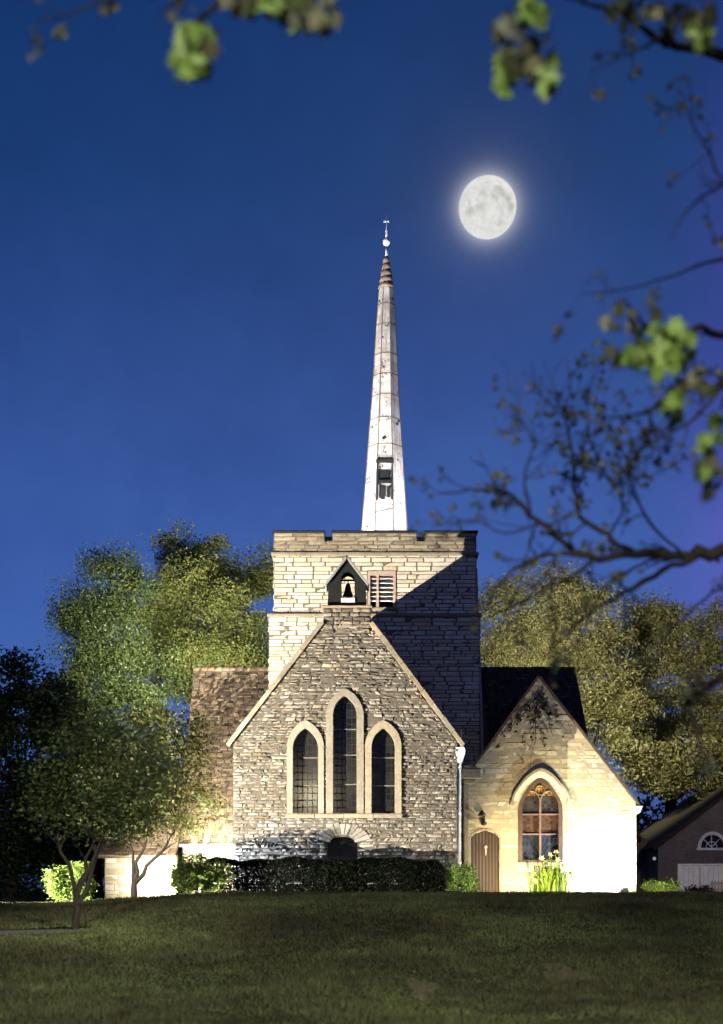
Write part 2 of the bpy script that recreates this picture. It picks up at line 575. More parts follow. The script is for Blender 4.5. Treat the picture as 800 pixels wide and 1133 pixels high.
def stonework(mb, outer, holes, to3d, row=(0.13, 0.2), wid=(0.25, 0.6), gap=0.012, proud=(0.01, 0.05), rough=0.012, skirt=0.03, seed=1, nx=4, ny=3, tint_pow=1.0):
    r = random.Random(seed)
    v0, v1 = min(p[1] for p in outer), max(p[1] for p in outer)
    v = v0
    while v < v1 - 0.02:
        h = r.uniform(*row)
        vt = min(v + h, v1 - 1e-4)
        if v1 - vt < row[0] * 0.4:
            vt = v1 - 1e-4
        lo, hi = v + gap * 0.5, vt - gap * 0.5
        if hi - lo < 0.015:
            v = vt
            continue
        i0, i1 = intervals(outer, holes, lo), intervals(outer, holes, hi)
        if len(i0) != len(i1):
            im = intervals(outer, holes, (lo + hi) / 2)
            i0 = i1 = im
        for (a0, b0), (a1, b1) in zip(i0, i1):
            W = max(b0 - a0, b1 - a1)
            if W < 0.03:
                continue
            cuts, t = [0.0], 0.0
            while True:
                w = r.uniform(*wid) * (1.5 if r.random() < 0.12 else 1)
                t += w / W
                if t > 1 - wid[0] * 0.6 / W:
                    break
                cuts.append(t)
            cuts.append(1.0)
            for k in range(len(cuts) - 1):
                g = gap * 0.5 / W
                t0, t1 = cuts[k] + g, cuts[k + 1] - g
                if t1 <= t0:
                    continue
                pr = r.uniform(*proud)
                tu, tv = r.uniform(-1, 1) * rough, r.uniform(-1, 1) * rough
                jl = [r.uniform(-1, 1) * gap * 0.6 for _ in range(4)]
                tint = r.random() ** tint_pow
                vs = []

                def pos(s, q, n_, inset):
                    jv = (jl[0] * (1 - q) + jl[1] * q) if True else 0
                    tt = t0 + (t1 - t0) * (inset * 1.0 + s * (1 - 2 * inset))
                    qq = inset + q * (1 - 2 * inset)
                    ua = a0 + (a1 - a0) * qq
                    ub = b0 + (b1 - b0) * qq
                    return to3d(ua + (ub - ua) * tt, lo + (hi - lo) * qq + jv * 0.4, n_)
                for j in range(ny):
                    for i in range(nx):
                        s_, q_ = i / (nx - 1), j / (ny - 1)
                        edge = i in (0, nx - 1) or j in (0, ny - 1)
                        d = pr + tu * (s_ - 0.5) * 2 + tv * (q_ - 0.5) * 2 + r.uniform(-1, 1) * rough - (rough * 1.3 if edge else 0)
                        vs.append(pos(s_, q_, d, 0.04))
                nf = len(vs)
                ring = [(i, 0) for i in range(nx)] + [(nx - 1, j) for j in range(1, ny)] + [(i, ny - 1) for i in range(nx - 2, -1, -1)] + [(0, j) for j in range(ny - 2, 0, -1)]
                for (i, j) in ring:
                    vs.append(pos(i / (nx - 1), j / (ny - 1), -skirt, 0.0))
                fs = []
                for j in range(ny - 1):
                    for i in range(nx - 1):
                        p = j * nx + i
                        fs.append((p, p + 1, p + nx + 1, p + nx))
                L = len(ring)
                for q in range(L):
                    (i, j), (i2, j2) = ring[q], ring[(q + 1) % L]
                    fs.append((nf + q, nf + (q + 1) % L, j2 * nx + i2, j * nx + i))
                mb.add(vs, fs, tint)
        v = vt
    return mb


def lancet(cx, w, base, spring, apex, n=10, flat=0.0):
    h = apex - spring
    Rr = (w * w + h * h) / (2 * w)
    a = math.acos((Rr - w) / Rr)
    left = []
    for i in range(n + 1):
        t = a * i / n
        x, z = cx - w + Rr - Rr * math.cos(t), spring + Rr * math.sin(t)
        k = (z - spring) / h
        xl = cx - w + w * k
        left.append((x + (xl - x) * flat * min(1, k * 2), z))
    right = [(2 * cx - x, z) for x, z in reversed(left[:-1])]
    return [(cx - w, base)] + left + right + [(cx + w, base)]


def segarch(cx, w, base, spring, apex, n=10):
    """shallow round-headed opening"""
    h = apex - spring
    Rr = (w * w + h * h) / (2 * h)
    a = math.asin(min(1, w / Rr))
    top = [(cx + Rr * math.sin(t), apex - Rr + Rr * math.cos(t)) for t in np.linspace(-a, a, 2 * n + 1)]
    return [(cx - w, base)] + [(float(p[0]), float(p[1])) for p in top] + [(cx + w, base)]


def front(Y):
    return lambda u, v, n: (u, Y - n, v)


# ------------------------------------------------------------------ ground
def sstep(a, b, x):
    t = np.clip((x - a) / (b - a), 0, 1)
    return t * t * (3 - 2 * t)


def gz(x, y):
    x, y = np.asarray(x, float), np.asarray(y, float)
    z = -1.62 + 1.5 * sstep(9, 37.5, y) - 0.12 * sstep(37.5, 43.5, y)
    z = z - 0.30 * sstep(-3.5, -9.5, x) * sstep(20, 36, y)
    z = z + 0.035 * np.sin(x * 0.35 + 1.0) * np.sin(y * 0.27) * sstep(60, 30, y) * (1 - sstep(30, 37, y) * 0.7)
    return z


xs = np.concatenate([np.linspace(-420, -32, 14), np.linspace(-30, 30, 121), np.linspace(32, 420, 14)])
ys = np.concatenate([np.linspace(-60, -4, 8), np.linspace(-3, 62, 131), np.linspace(66, 900, 24)])
gx, gy = np.meshgrid(xs, ys)
V = np.stack([gx.ravel(), gy.ravel(), gz(gx, gy).ravel()], axis=1)
nx_, ny_ = len(xs), len(ys)
ii, jj = np.meshgrid(np.arange(nx_ - 1), np.arange(ny_ - 1))
p = (jj * nx_ + ii).ravel()
Q = np.stack([p, p + 1, p + nx_ + 1, p + nx_], axis=1)
m = NT('turf')
nA, nB = m.noise(0.5, 5, 0.6), m.noise(9, 5, 0.7)
c = m.ramp(nA, [(0.3, (0.022, 0.028, 0.014)), (0.55, (0.040, 0.044, 0.022)), (0.75, (0.05, 0.062, 0.028))])
c = m.mix(0.7, c, m.ramp(nB, [(0.3, (0.5, 0.5, 0.5)), (0.7, (1.3, 1.25, 1.1))]), 'MULTIPLY')
m.bsdf(c, 1.0, nB, 0.03, 1.0, 0.0)
lawn = fast_mesh('lawn', V, Q, np.full(len(V), 0.5), m.m)
lawn.data.polygons.foreach_set('use_smooth', [True] * len(lawn.data.polygons))
tag(lawn, 'dark sloping lawn rising to the church', 'lawn', kind='structure')

# worn pale patches on the lawn (thin trodden soil showing)
BARE = [(at(466, 1103, 17.6).x, 17.6, 0.20, 0.55), (at(625, 1084, 19.0).x, 19.0, 0.34, 0.55)]
m = NT('dry_soil')
nB = m.noise(14, 5, 0.7)
m.bsdf(m.ramp(nB, [(0.3, (0.10, 0.085, 0.045)), (0.7, (0.25, 0.22, 0.12))]), 1.0, nB, 0.02, 1.0, 0.0)
for (bx, by, ra, rb) in BARE:
    vs, fs = [], []
    K = 22
    vs.append((bx, by, float(gz(bx, by)) + 0.012))
    for k in range(K):
        a = 2 * math.pi * k / K
        q = 1 + 0.25 * math.sin(3 * a + bx) + 0.15 * math.sin(7 * a)
        x, y = bx + ra * q * math.cos(a), by + rb * 1.8 * q * math.sin(a)
        vs.append((x, y, float(gz(x, y)) + 0.006))
    for k in range(K):
        fs.append((0, 1 + k, 1 + (k + 1) % K))
    tag(MB().add(vs, fs).build('bare_ground', m.m), kind='structure')

# footpath crossing the lawn at the left
m = NT('worn_path')
nB = m.noise(5, 6, 0.7)
m.bsdf(m.ramp(nB, [(0.3, (0.09, 0.085, 0.075)), (0.7, (0.16, 0.15, 0.135))]), 0.95, nB, 0.01, 1.0, 0.1)
vs, fs = [], []
for k in range(25):
    t = k / 24
    x = -16 + t * 10.8
    yc = 23.0 + 2.2 * t + 0.4 * math.sin(t * 5)
    w = 0.75 * (1 - 0.55 * max(0, t - 0.7) / 0.3)
    for y in (yc - w, yc + w):
        vs.append((x, y, float(gz(x, y)) + 0.012))
for k in range(24):
    fs.append((2 * k, 2 * k + 2, 2 * k + 3, 2 * k + 1))
tag(MB().add(vs, fs, smooth=True).build('path', m.m), kind='structure')

# grass blades
n = 230000
yy = 13.0 * (44 / 13.0) ** nrng.uniform(0, 1, n)
xx = nrng.uniform(-1, 1, n) * (yy * 0.30 + 0.6)
keep = np.ones(n, bool)
for (bx, by, ra, rb) in BARE:
    keep &= ((xx - bx) / ra) ** 2 + ((yy - by) / (rb * 1.8)) ** 2 > nrng.uniform(-0.9, 1.6, n)
pathy = 23.0 + 2.2 * (xx + 16) / 10.8
keep &= ~((xx < -5.2) & (np.abs(yy - pathy) < 0.75 * nrng.uniform(0.5, 1.1, n)))
xx, yy = xx[keep], yy[keep]
n = len(xx)
zz = gz(xx, yy)
tall = 0.5 + 0.9 * (np.sin(xx * 1.7 + np.sin(yy * 1.3)) * np.sin(yy * 0.9 + 1) * 0.5 + 0.5)
hh = nrng.uniform(0.025, 0.075, n) * tall * (0.7 + yy / 45)
ww = nrng.uniform(0.004, 0.009, n) * (yy / 14)
an = nrng.uniform(0, 2 * np.pi, n)
le = nrng.normal(size=(n, 2)) * (hh * 0.5)[:, None]
dx, dy = np.cos(an) * ww, np.sin(an) * ww
V = np.empty((n, 3, 3))
V[:, 0] = np.stack([xx - dx, yy - dy, zz - 0.005], 1)
V[:, 1] = np.stack([xx + dx, yy + dy, zz - 0.005], 1)
V[:, 2] = np.stack([xx + le[:, 0], yy + le[:, 1], zz + hh], 1)
g = fast_mesh('grass', V.reshape(-1, 3), np.arange(n * 3).reshape(n, 3), np.repeat(nrng.uniform(0, 1, n), 3), M['grass'])
tag(g, 'short mown grass covering the slope', 'grass', kind='stuff')

# ------------------------------------------------------------------ the church
YF, YT, YR = 45.0, 49.5, 47.0          # front gable, tower face, right-hand gable
church = thing('church', 'stone church with gabled front, square battlemented tower and tall white spire', 'church', (0, YF, -0.2))
GB = -0.5

def pz(pts, Y):
    return [xz(a, b, Y) for a, b in pts]

# ---- front gable
gable = pz([(258, 1001), (506, 1001), (506, 822), (409, 690), (358, 690), (258, 822)], YF)
lan = []
for (x0, x1, ox0, ox1, apex, oapex) in ((324, 352, 317, 358.5, 806, 797), (368.5, 394.5, 360, 402.5, 770, 762), (411, 437, 404, 445, 806, 797)):
    cx = (x0 + x1) / 2
    c, b = xz(cx, 900, YF)
    ap = xz(cx, apex, YF)[1]
    oap = xz(cx, oapex, YF)[1]
    w, ow = (x1 - x0) / 2 * YF / F, (ox1 - ox0) / 2 * YF / F
    lan.append((c, w, ow, b, ap, oap))
inner = [lancet(c, w, b, ap - 1.55 * w * 1.05, ap) for c, w, ow, b, ap, oap in lan]
outer = [lancet(c, ow - 0.01, b - 0.02, oap - 1.45 * ow, oap) for c, w, ow, b, ap, oap in lan]
hole = [lancet(c, ow - 0.05, b - 0.02, oap - 0.05 - 1.45 * ow, oap - 0.05) for c, w, ow, b, ap, oap in lan]
dcx = xz(379, 0, YF)[0]
dz_top = xz(0, 926, YF)[1]
dw = 16.5 * YF / F
doorhole = segarch(dcx, dw, GB - 0.05, dz_top - 0.14, dz_top, 8)
doorhole[0] = (doorhole[0][0], -0.49)
doorhole[-1] = (doorhole[-1][0], -0.49)
mb = MB()
mb.prism(gable, hole + [doorhole], YF, YF + 0.45)
mb.build('gable_backing', M['mortar'], church)
# fan of voussoirs over the low door
vz = MB()
fan_c = (dcx, dz_top - 0.32)
for k in range(11):
    a0 = R(18 + 144 * k / 11 + 0.9)
    a1 = R(18 + 144 * (k + 1) / 11 - 0.9)
    r0_, r1_ = 0.47, 1.02 + rnd.uniform(-0.06, 0.06)
    pr = rnd.uniform(0.03, 0.06)
    q = [(fan_c[0] + r0_ * math.cos(a0), fan_c[1] + r0_ * 0.85 * math.sin(a0)), (fan_c[0] + r1_ * math.cos(a0), fan_c[1] + r1_ * 0.8 * math.sin(a0)),
         (fan_c[0] + r1_ * math.cos(a1), fan_c[1] + r1_ * 0.8 * math.sin(a1)), (fan_c[0] + r0_ * math.cos(a1), fan_c[1] + r0_ * 0.85 * math.sin(a1))]
    vz.prism(q, [], YF - pr, YF + 0.1, rnd.uniform(0.3, 1))
vz.build('voussoirs', M['rubble'], church)
fanhole = [(fan_c[0] + 0.97 * math.cos(R(18 + 144 * k / 16)), fan_c[1] + 0.76 * math.sin(R(18 + 144 * k / 16))) for k in range(17)]
fanhole = [(fan_c[0] + 0.5, fan_c[1] + 0.05)] + fanhole + [(fan_c[0] - 0.5, fan_c[1] + 0.05)]
sw = MB()
sill_z = lan[0][3]
sillhole = [(lan[0][0] - lan[0][2], sill_z - 0.14), (lan[2][0] + lan[2][2], sill_z - 0.14), (lan[2][0] + lan[2][2], sill_z), (lan[0][0] - lan[0][2], sill_z)]
stonework(sw, gable, hole + [doorhole, fanhole, sillhole], front(YF), (0.075, 0.145), (0.14, 0.40), 0.024, (0.004, 0.062), 0.018, 0.035, 3)
sw.build('gable_stones', M['rubble'], church)

# coping on the two slopes, kneelers and quoin strip
for sgn, pts in ((-1, [(253.5, 826), (358, 690)]), (1, [(409, 690), (511, 826)])):
    (x0, z0), (x1, z1) = pz(pts, YF)
    L = math.hypot(x1 - x0, z1 - z0)
    ux, uz = (x1 - x0) / L, (z1 - z0) / L
    nx, nz = -uz, ux
    cp = MB()
    nst = 9
    for k in range(nst):
        a, b = L * k / nst + 0.006, L * (k + 1) / nst - 0.006
        o0, o1 = -0.02, 0.13 + rnd.uniform(-0.008, 0.008)
        q = [(x0 + ux * a + nx * o0, z0 + uz * a + nz * o0), (x0 + ux * b + nx * o0, z0 + uz * b + nz * o0),
             (x0 + ux * b + nx * o1, z0 + uz * b + nz * o1), (x0 + ux * a + nx * o1, z0 + uz * a + nz * o1)]
        cp.prism(q, [], YF - 0.10 - rnd.uniform(0, 0.01), YF + 0.55, rnd.random())
    cp.build('coping', M['coping'], church)
# lancet windows: surround, glass, bar
for (c, w, ow, b, ap, oap), inn, out in zip(lan, inner, outer):
    wn = MB().prism(out, [inn], YF - 0.085, YF + 0.30, rnd.uniform(0.3, 0.8)).build('lancet_window', M['dressed'], church)
    MB().prism(lancet(c, w + 0.04, b, ap - 1.6 * w, ap + 0.04), [], YF + 0.20, YF + 0.23).build('glass', M['glass'], wn)
    for fz in ((0.25, 0.5, 0.72) if ap - b > 3.5 else (0.33, 0.66)):
        z = b + (ap - b) * fz
        MB().box((c - w, YF + 0.17, z - 0.018), (c + w, YF + 0.195, z + 0.018)).build('saddle_bar', M['seam'], wn)
sl = MB()
x0, x1 = lan[0][0] - lan[0][2] - 0.03, lan[2][0] + lan[2][2] + 0.03
for k in range(4):
    sl.box((x0 + (x1 - x0) * k / 4 + 0.004, YF - 0.14, sill_z - 0.16), (x0 + (x1 - x0) * (k + 1) / 4 - 0.004, YF + 0.25, sill_z - 0.022), rnd.random(), 0.015)
sl.build('window_sill', M['dressed'], church)
# low door at the foot of the gable
d = MB().prism(segarch(dcx, dw + 0.02, GB, dz_top - 0.12, dz_top + 0.02, 8), [], YF + 0.22, YF + 0.28).build('cellar_door', M['bronze'], church)
for z in (0.3, 1.1):
    MB().box((dcx - dw * 0.9, YF + 0.205, z), (dcx + dw * 0.5, YF + 0.217, z + 0.06)).build('strap_hinge', M['black_iron'], d)
# nave side walls and roof
xl, xr, ze = gable[0][0], gable[1][0], gable[2][1]
MB().box((xl + 0.01, YF + 0.46, GB), (xl + 0.4, YT - 0.1, ze - 0.1)).build('nave_wall', M['lime_mortar'], church)
MB().box((xr - 0.4, YF + 0.46, GB), (xr - 0.01, YT - 0.1, ze - 0.1)).build('nave_wall', M['lime_mortar'], church)
for sx, xw in ((-1, xl + 0.01), (1, xr - 0.01)):
    sw = MB()
    stonework(sw, [(YF + 0.02, GB), (YT, GB), (YT, ze - 0.12), (YF + 0.02, ze - 0.12)], [], (lambda u, v, n, sx=sx, xw=xw: (xw + sx * n, u, v)), (0.12, 0.2), (0.25, 0.55), 0.02, (0.008, 0.03), 0.008, 0.03, 8)
    sw.build('nave_stones', M['limestone'], church)
apx = (xz(383.5, 0, YF)[0], xz(0, 662, YF)[1])
rf = MB()
rf.slab([(xl - 0.2, YF + 0.5, ze - 0.25), (apx[0], YF + 0.5, apx[1] - 0.35), (apx[0], YT - 0.0, apx[1] - 0.35), (xl - 0.2, YT, ze - 0.25)], 0.12)
rf.slab([(apx[0], YF + 0.5, apx[1] - 0.35), (xr + 0.2, YF + 0.5, ze - 0.25), (xr + 0.2, YT, ze - 0.25), (apx[0], YT, apx[1] - 0.35)], 0.12)
rf.build('nave_roof', M['slate'], church)
# rain pipe and hopper at the right-hand corner
gp = MB()
px_, _ = xz(508.5, 0, YF)
gp.tube([(px_, YF + 0.10, GB), (px_, YF + 0.10, xz(0, 842, YF)[1])], 0.062, 12)
for z in (0.9, 2.6, 4.2):
    gp.tube([(px_, YF + 0.10, z), (px_, YF + 0.10, z + 0.08)], 0.080, 12)
gp.prism([(px_ - 0.08, 4.4), (px_ + 0.08, 4.4), (px_ + 0.2, 4.78), (px_ + 0.16, 4.95), (px_ - 0.14, 4.95), (px_ - 0.13, 4.7)], [], YF - 0.02, YF + 0.25)
gp.build('rain_pipe', M['white_paint'], church)
gr = MB()
gr.tube([(px_ + 0.06, YF + 0.2, 5.0), (px_ + 0.06, YF + 0.2, 5.55)], 0.018, 6)
gr.build('vent_rod', M['lead'], church)

# ---- bellcote on the gable
bx0, bz0 = xz(357.5, 700, YF)
bx1, bz1 = xz(410, 671, YF)
bp = [(bx0, bz0 - 0.5), (bx1, bz0 - 0.5), (bx1, bz1), (bx0, bz1)]
bell = MB().prism([(bx0 + 0.03, bz0 - 0.3), (bx1 - 0.03, bz0 - 0.3), (bx1 - 0.03, bz1 - 0.02), (bx0 + 0.03, bz1 - 0.02)], [], YF + 0.02, YF + 0.80).build('bellcote', M['mortar'], church)
sw = MB()
stonework(sw, [(bx0, bz0 - 0.02), (bx1, bz0 - 0.02), (bx1, bz1 - 0.05), (bx0, bz1 - 0.05)], [], front(YF), (0.11, 0.17), (0.22, 0.45), 0.02, (0.02, 0.06), 0.014, 0.03, 5)
for sx, xw in ((-1, bx0 + 0.03), (1, bx1 - 0.03)):
    stonework(sw, [(YF + 0.02, bz0 - 0.1), (YF + 0.8, bz0 - 0.1), (YF + 0.8, bz1 - 0.05), (YF + 0.02, bz1 - 0.05)], [], (lambda u, v, n, sx=sx, xw=xw: (xw + sx * n, u, v)), (0.11, 0.17), (0.2, 0.4), 0.02, (0.01, 0.03), 0.01, 0.03, 6)
sw.build('stones', M['rubble'], bell)
MB().box((bx0 - 0.06, YF - 0.1, bz1 - 0.045), (bx1 + 0.06, YF + 0.9, bz1 + 0.03), 0.4, 0.02).build('cap_stone', M['coping'], bell)
# timber bell housing with keyhole opening right through
hc = xz(384, 0, YF)[0]
hb, he, ha = bz1 + 0.03, xz(0, 643, YF)[1], xz(0, 615, YF)[1]
hw = 20.5 * YF / F
op = lancet(hc + 0.03, 0.23, xz(0, 661, YF)[1], xz(0, 640, YF)[1], xz(0, 632, YF)[1], 8)
house = [(hc - hw - 0.03, hb), (hc + hw + 0.03, hb), (hc + hw, he), (hc, ha - 0.12), (hc - hw, he)]
MB().prism(house, [op], YF + 0.03, YF + 0.13).build('front_board', M['bronze'], bell)
MB().prism(house, [op], YF + 0.67, YF + 0.77).build('rear_board', M['bronze'], bell)
for sx in (-1, 1):
    MB().box((hc + sx * (hw - 0.02), YF + 0.132, hb), (hc + sx * (hw - 0.10), YF + 0.668, he - 0.02)).build('side_board', M['bronze'], bell)
rr = MB()
for sx in (-1, 1):
    e = (hc + sx * (hw + 0.13), he - 0.12)
    q = [(hc, YF - 0.13, ha), (e[0], YF - 0.13, e[1]), (e[0], YF + 0.92, e[1]), (hc, YF + 0.92, ha)]
    if sx < 0:
        q = [q[1], q[0], q[3], q[2]]
    rr.slab(q, 0.07, rnd.random())
rr.build('housing_roof', M['lead'], bell)
bl = MB()
bzb = xz(0, 657, YF)[1]
bl.lathe([(0.19, bzb), (0.17, bzb + 0.05), (0.12, bzb + 0.16), (0.095, bzb + 0.34), (0.07, bzb + 0.42), (0.02, bzb + 0.46), (0.02, bzb + 0.60)], hc + 0.03, YF + 0.4, 16)
bl.tube([(hc - hw + 0.11, YF + 0.4, bzb + 0.55), (hc + hw - 0.11, YF + 0.4, bzb + 0.55)], 0.03, 6)
bl.build('bell', M['bell'], bell)
lt = MB()
for z in (xz(0, 668, YF)[1], ):
    lt.box((hc - 0.24 + 0.03, YF - 0.02, z + 0.05), (hc + 0.24 + 0.03, YF + 0.028, z + 0.19), 0.6)
lt.build('opening_sill', M['white_paint'], bell)

# ---- tower
tw = MB()
TX0, TX1 = xz(303, 0, YT)[0], xz(527, 0, YT)[0]
LX0, LX1 = xz(297.5, 0, YT)[0], xz(531, 0, YT)[0]
z_sc, z_st, z_top = xz(0, 681, YT)[1], xz(0, 614, YT)[1], xz(0, 590, YT)[1]
TD = TX1 - TX0
YB = YT + TD
lv = [xz(407, 672, YT), xz(438, 632, YT)]
lvh = [(lv[0][0], lv[0][1]), (lv[1][0], lv[0][1]), (lv[1][0], lv[1][1]), (lv[0][0], lv[1][1])]
lower = [(LX0, GB), (LX1, GB), (LX1, z_sc), (LX0, z_sc)]
upper = [(TX0, z_sc), (TX1, z_sc), (TX1, z_st), (TX0, z_st)]
tw.prism(lower, [], YT - 0.06, YT + 0.6)
tw.prism(upper, [lvh], YT, YT + 0.6)
tw.box((LX0, YT + 0.61, GB), (LX0 + 0.6, YB + 0.06, z_sc))
tw.box((LX1 - 0.6, YT + 0.61, GB), (LX1, YB + 0.06, z_sc))
tw.box((TX0, YT + 0.61, z_sc), (TX0 + 0.6, YB, z_st))
tw.box((TX1 - 0.6, YT + 0.61, z_sc), (TX1, YB, z_st))
tw.box((TX0 + 0.61, YB - 0.6, GB), (TX1 - 0.61, YB, z_st))
tower = tw.build('tower', M['lime_mortar'], church)
sw = MB()
tower_row, tower_wid = (0.10, 0.20), (0.28, 0.85)
stonework(sw, lower, [], front(YT - 0.06), tower_row, tower_wid, 0.022, (0.004, 0.034), 0.0045, 0.03, 21)
stonework(sw, upper, [lvh], front(YT), tower_row, tower_wid, 0.022, (0.004, 0.034), 0.0045, 0.03, 22)
for sx, xa, xb in ((-1, LX0, TX0), (1, LX1, TX1)):
    stonework(sw, [(YT, GB), (YB, GB), (YB, z_sc), (YT, z_sc)], [], (lambda u, v, n, sx=sx, xa=xa: (xa + sx * n, u, v)), tower_row, tower_wid, 0.022, (0.004, 0.034), 0.0045, 0.03, 23)
    stonework(sw, [(YT, z_sc), (YB, z_sc), (YB, z_st), (YT, z_st)], [], (lambda u, v, n, sx=sx, xb=xb: (xb + sx * n, u, v)), tower_row, tower_wid, 0.022, (0.004, 0.034), 0.0045, 0.03, 24)
sw.build('tower_stones', M['limestone'], tower)
st = MB()
st.box((LX0 - 0.06, YT - 0.14, z_sc - 0.06), (LX1 + 0.06, YB + 0.1, z_sc + 0.07), 0.2, 0.03)
st.box((TX0 - 0.09, YT - 0.12, z_st - 0.04), (TX1 + 0.09, YB + 0.1, z_st + 0.10), 0.2, 0.03)
st.build('string_course', M['coping'], tower)
# battlements with two narrow crenels a side
bt, cap, sw = MB(), MB(), MB()
zp = z_st + 0.10
z_cr = xz(0, 600, YT)[1]
cren = [xz(359, 0, YT)[0], xz(367.5, 0, YT)[0], xz(461, 0, YT)[0], xz(470, 0, YT)[0]]
prof = [(TX0, zp), (TX1, zp), (TX1, z_top), (cren[3], z_top), (cren[3], z_cr), (cren[2], z_cr), (cren[2], z_top), (cren[1], z_top), (cren[1], z_cr), (cren[0], z_cr), (cren[0], z_top), (TX0, z_top)]
bt.prism(prof, [], YT - 0.03, YT + 0.37)
bt.prism(prof, [], YB - 0.37, YB + 0.03)
for ca, cb in ((cren[0], cren[1]), (cren[2], cren[3])):
    bt.box((ca + 0.003, YT + 0.25, z_cr + 0.003), (cb - 0.003, YT + 0.36, z_top - 0.06))
bt.box((TX0, YT + 0.38, zp), (TX0 + 0.4, YB - 0.38, z_top))
bt.box((TX1 - 0.4, YT + 0.38, zp), (TX1, YB - 0.38, z_top))
bt.box((TX0 + 0.41, YT + 0.38, zp), (TX1 - 0.41, YB - 0.38, zp + 0.05))
bat = bt.build('battlement', M['lime_mortar'], tower)
stonework(sw, prof, [], front(YT - 0.03), (0.13, 0.2), (0.4, 0.9), 0.02, (0.004, 0.03), 0.008, 0.03, 31)
for sx, xb in ((-1, TX0), (1, TX1)):
    stonework(sw, [(YT, zp), (YB, zp), (YB, z_top), (YT, z_top)], [], (lambda u, v, n, sx=sx, xb=xb: (xb + sx * n, u, v)), (0.13, 0.2), (0.4, 0.9), 0.02, (0.004, 0.03), 0.008, 0.03, 32)
sw.build('battlement_stones', M['coping'], tower)
for a, b in ((TX0 - 0.07, cren[0] + 0.03), (cren[1] - 0.03, cren[2] + 0.03), (cren[3] - 0.03, TX1 + 0.07)):
    cap.box((a, YT - 0.12, z_top + 0.003), (b, YT + 0.44, z_top + 0.085), rnd.random(), 0.02)
cap.build('battlement_cap', M['black_iron'], tower)
# louvred belfry opening
lo = MB()
fx0, fx1, fz0, fz1 = lv[0][0], lv[1][0], lv[0][1], lv[1][1]
lo.box((fx0 - 0.0, YT - 0.05, fz1 - 0.16), (fx1 + 0.0, YT + 0.28, fz1))
lo.box((fx0, YT - 0.05, fz0), (fx0 + 0.09, YT + 0.28, fz1 - 0.163))
lo.box((fx1 - 0.11, YT - 0.05, fz0), (fx1, YT + 0.28, fz1 - 0.163))
mx_ = fx0 + 0.32
lo.box((mx_, YT - 0.04, fz0), (mx_ + 0.10, YT + 0.27, fz1 - 0.163))
louv = lo.build('belfry_louvre', M['pink_frame'], church)
ls = MB()
for k in range(6):
    z = fz0 + 0.26 + k * (fz1 - fz0 - 0.46) / 5.4
    for a, b in ((fx0 + 0.092, mx_ - 0.002), (mx_ + 0.102, fx1 - 0.112)):
        ls.slab([(a, YT + 0.0, z), (b, YT + 0.0, z), (b, YT + 0.2, z + 0.14), (a, YT + 0.2, z + 0.14)], 0.05)
ls.build('slats', M['pale_slat'], louv)
MB().box((fx0 + 0.01, YT + 0.3, fz0 + 0.01), (fx1 - 0.01, YT + 0.34, fz1 - 0.01)).build('dark_backing', M['void'], louv)
MB().box((fx0 - 0.08, YT - 0.09, fz0 - 0.12), (fx1 + 0.08, YT + 0.2, fz0 - 0.003), 0.6, 0.02).build('louvre_sill', M['dressed'], louv)
# clasping buttress at the right-hand edge
bu = MB()
zb1 = xz(0, 622, YT)[1]
b0 = LX1 + 0.03
bu.add([(b0 - 0.25, YT + 0.9, GB), (b0 + 0.42, YT + 0.9, GB), (b0 + 0.42, YT + 1.9, GB), (b0 - 0.25, YT + 1.9, GB),
        (TX1 + 0.0, YT + 0.9, zb1), (TX1 + 0.12, YT + 0.9, zb1), (TX1 + 0.12, YT + 1.9, zb1), (TX1 + 0.0, YT + 1.9, zb1)],
       [(3, 2, 1, 0), (4, 5, 6, 7), (0, 1, 5, 4), (1, 2, 6, 5), (2, 3, 7, 6), (3, 0, 4, 7)])
bu.build('buttress', M['limestone'], church)

# ---- spire
SY, SX = YT + TD / 2, 0.935
zs = lambda py: xz(0, py, SY)[1]
pm = SY / F
prof = [(1.14, zs(625)), (0.965, zs(590)), (0.72, zs(495)), (0.575, zs(441)), (0.42, zs(364)), (0.305, zs(321))]
prof = [(r_ * 1.03, z) for r_, z in prof]
rot = R(21)
spire = MB().lathe(prof, SX, SY, 8, 0.5, rot, (0.085, 0), False).build('spire', M['spire'], church)
zb, zt = prof[0][1], prof[-1][1]

def spire_r(z):
    for (r0_, z0_), (r1_, z1_) in zip(prof, prof[1:]):
        if z <= z1_:
            return r0_ + (r1_ - r0_) * (z - z0_) / (z1_ - z0_)
    return prof[-1][0]

def spire_x(z):
    return SX + 0.085 * (z - zb) / (zt - zb)

ribs = MB()
for i in range(8):
    a = rot + 2 * math.pi * i / 8
    ribs.tube([(spire_x(z) + spire_r(z) * math.cos(a), SY + spire_r(z) * math.sin(a), z) for r_, z in prof], [0.03, 0.028, 0.024, 0.022, 0.02, 0.018], 6)
ribs.build('hip_roll', M['seam'], spire)
for py in (339, 362, 395, 418, 441, 467, 497):
    z = zs(py)
    r_ = spire_r(z) + 0.008
    MB().lathe([(r_, z - 0.018), (r_, z + 0.018)], spire_x(z), SY, 8, 0.5, rot, (0, 0), False).build('sheet_seam', M['seam'], spire)
rg = MB()
rp = []
yy_, rr_ = 321.0, 0.30
for k in range(5):
    r0_ = 0.315 - 0.042 * k
    for (dy_, f_) in ((0, 0.80), (1.2, 1.03), (3.2, 1.06), (5.0, 0.98), (6.4, 0.76)):
        rp.append((r0_ * f_, zs(321 - 7.2 * k - dy_)))
rg.lathe(rp, SX + 0.085, SY, 16)
rg.build('ringed_tip', M['spire_ring'], spire)
fi = MB()
zf = zs(268)
fx_ = SX + 0.09
fi.lathe([(0.05, zs(286)), (0.06, zs(278)), (0.03, zs(275))], fx_, SY, 10)
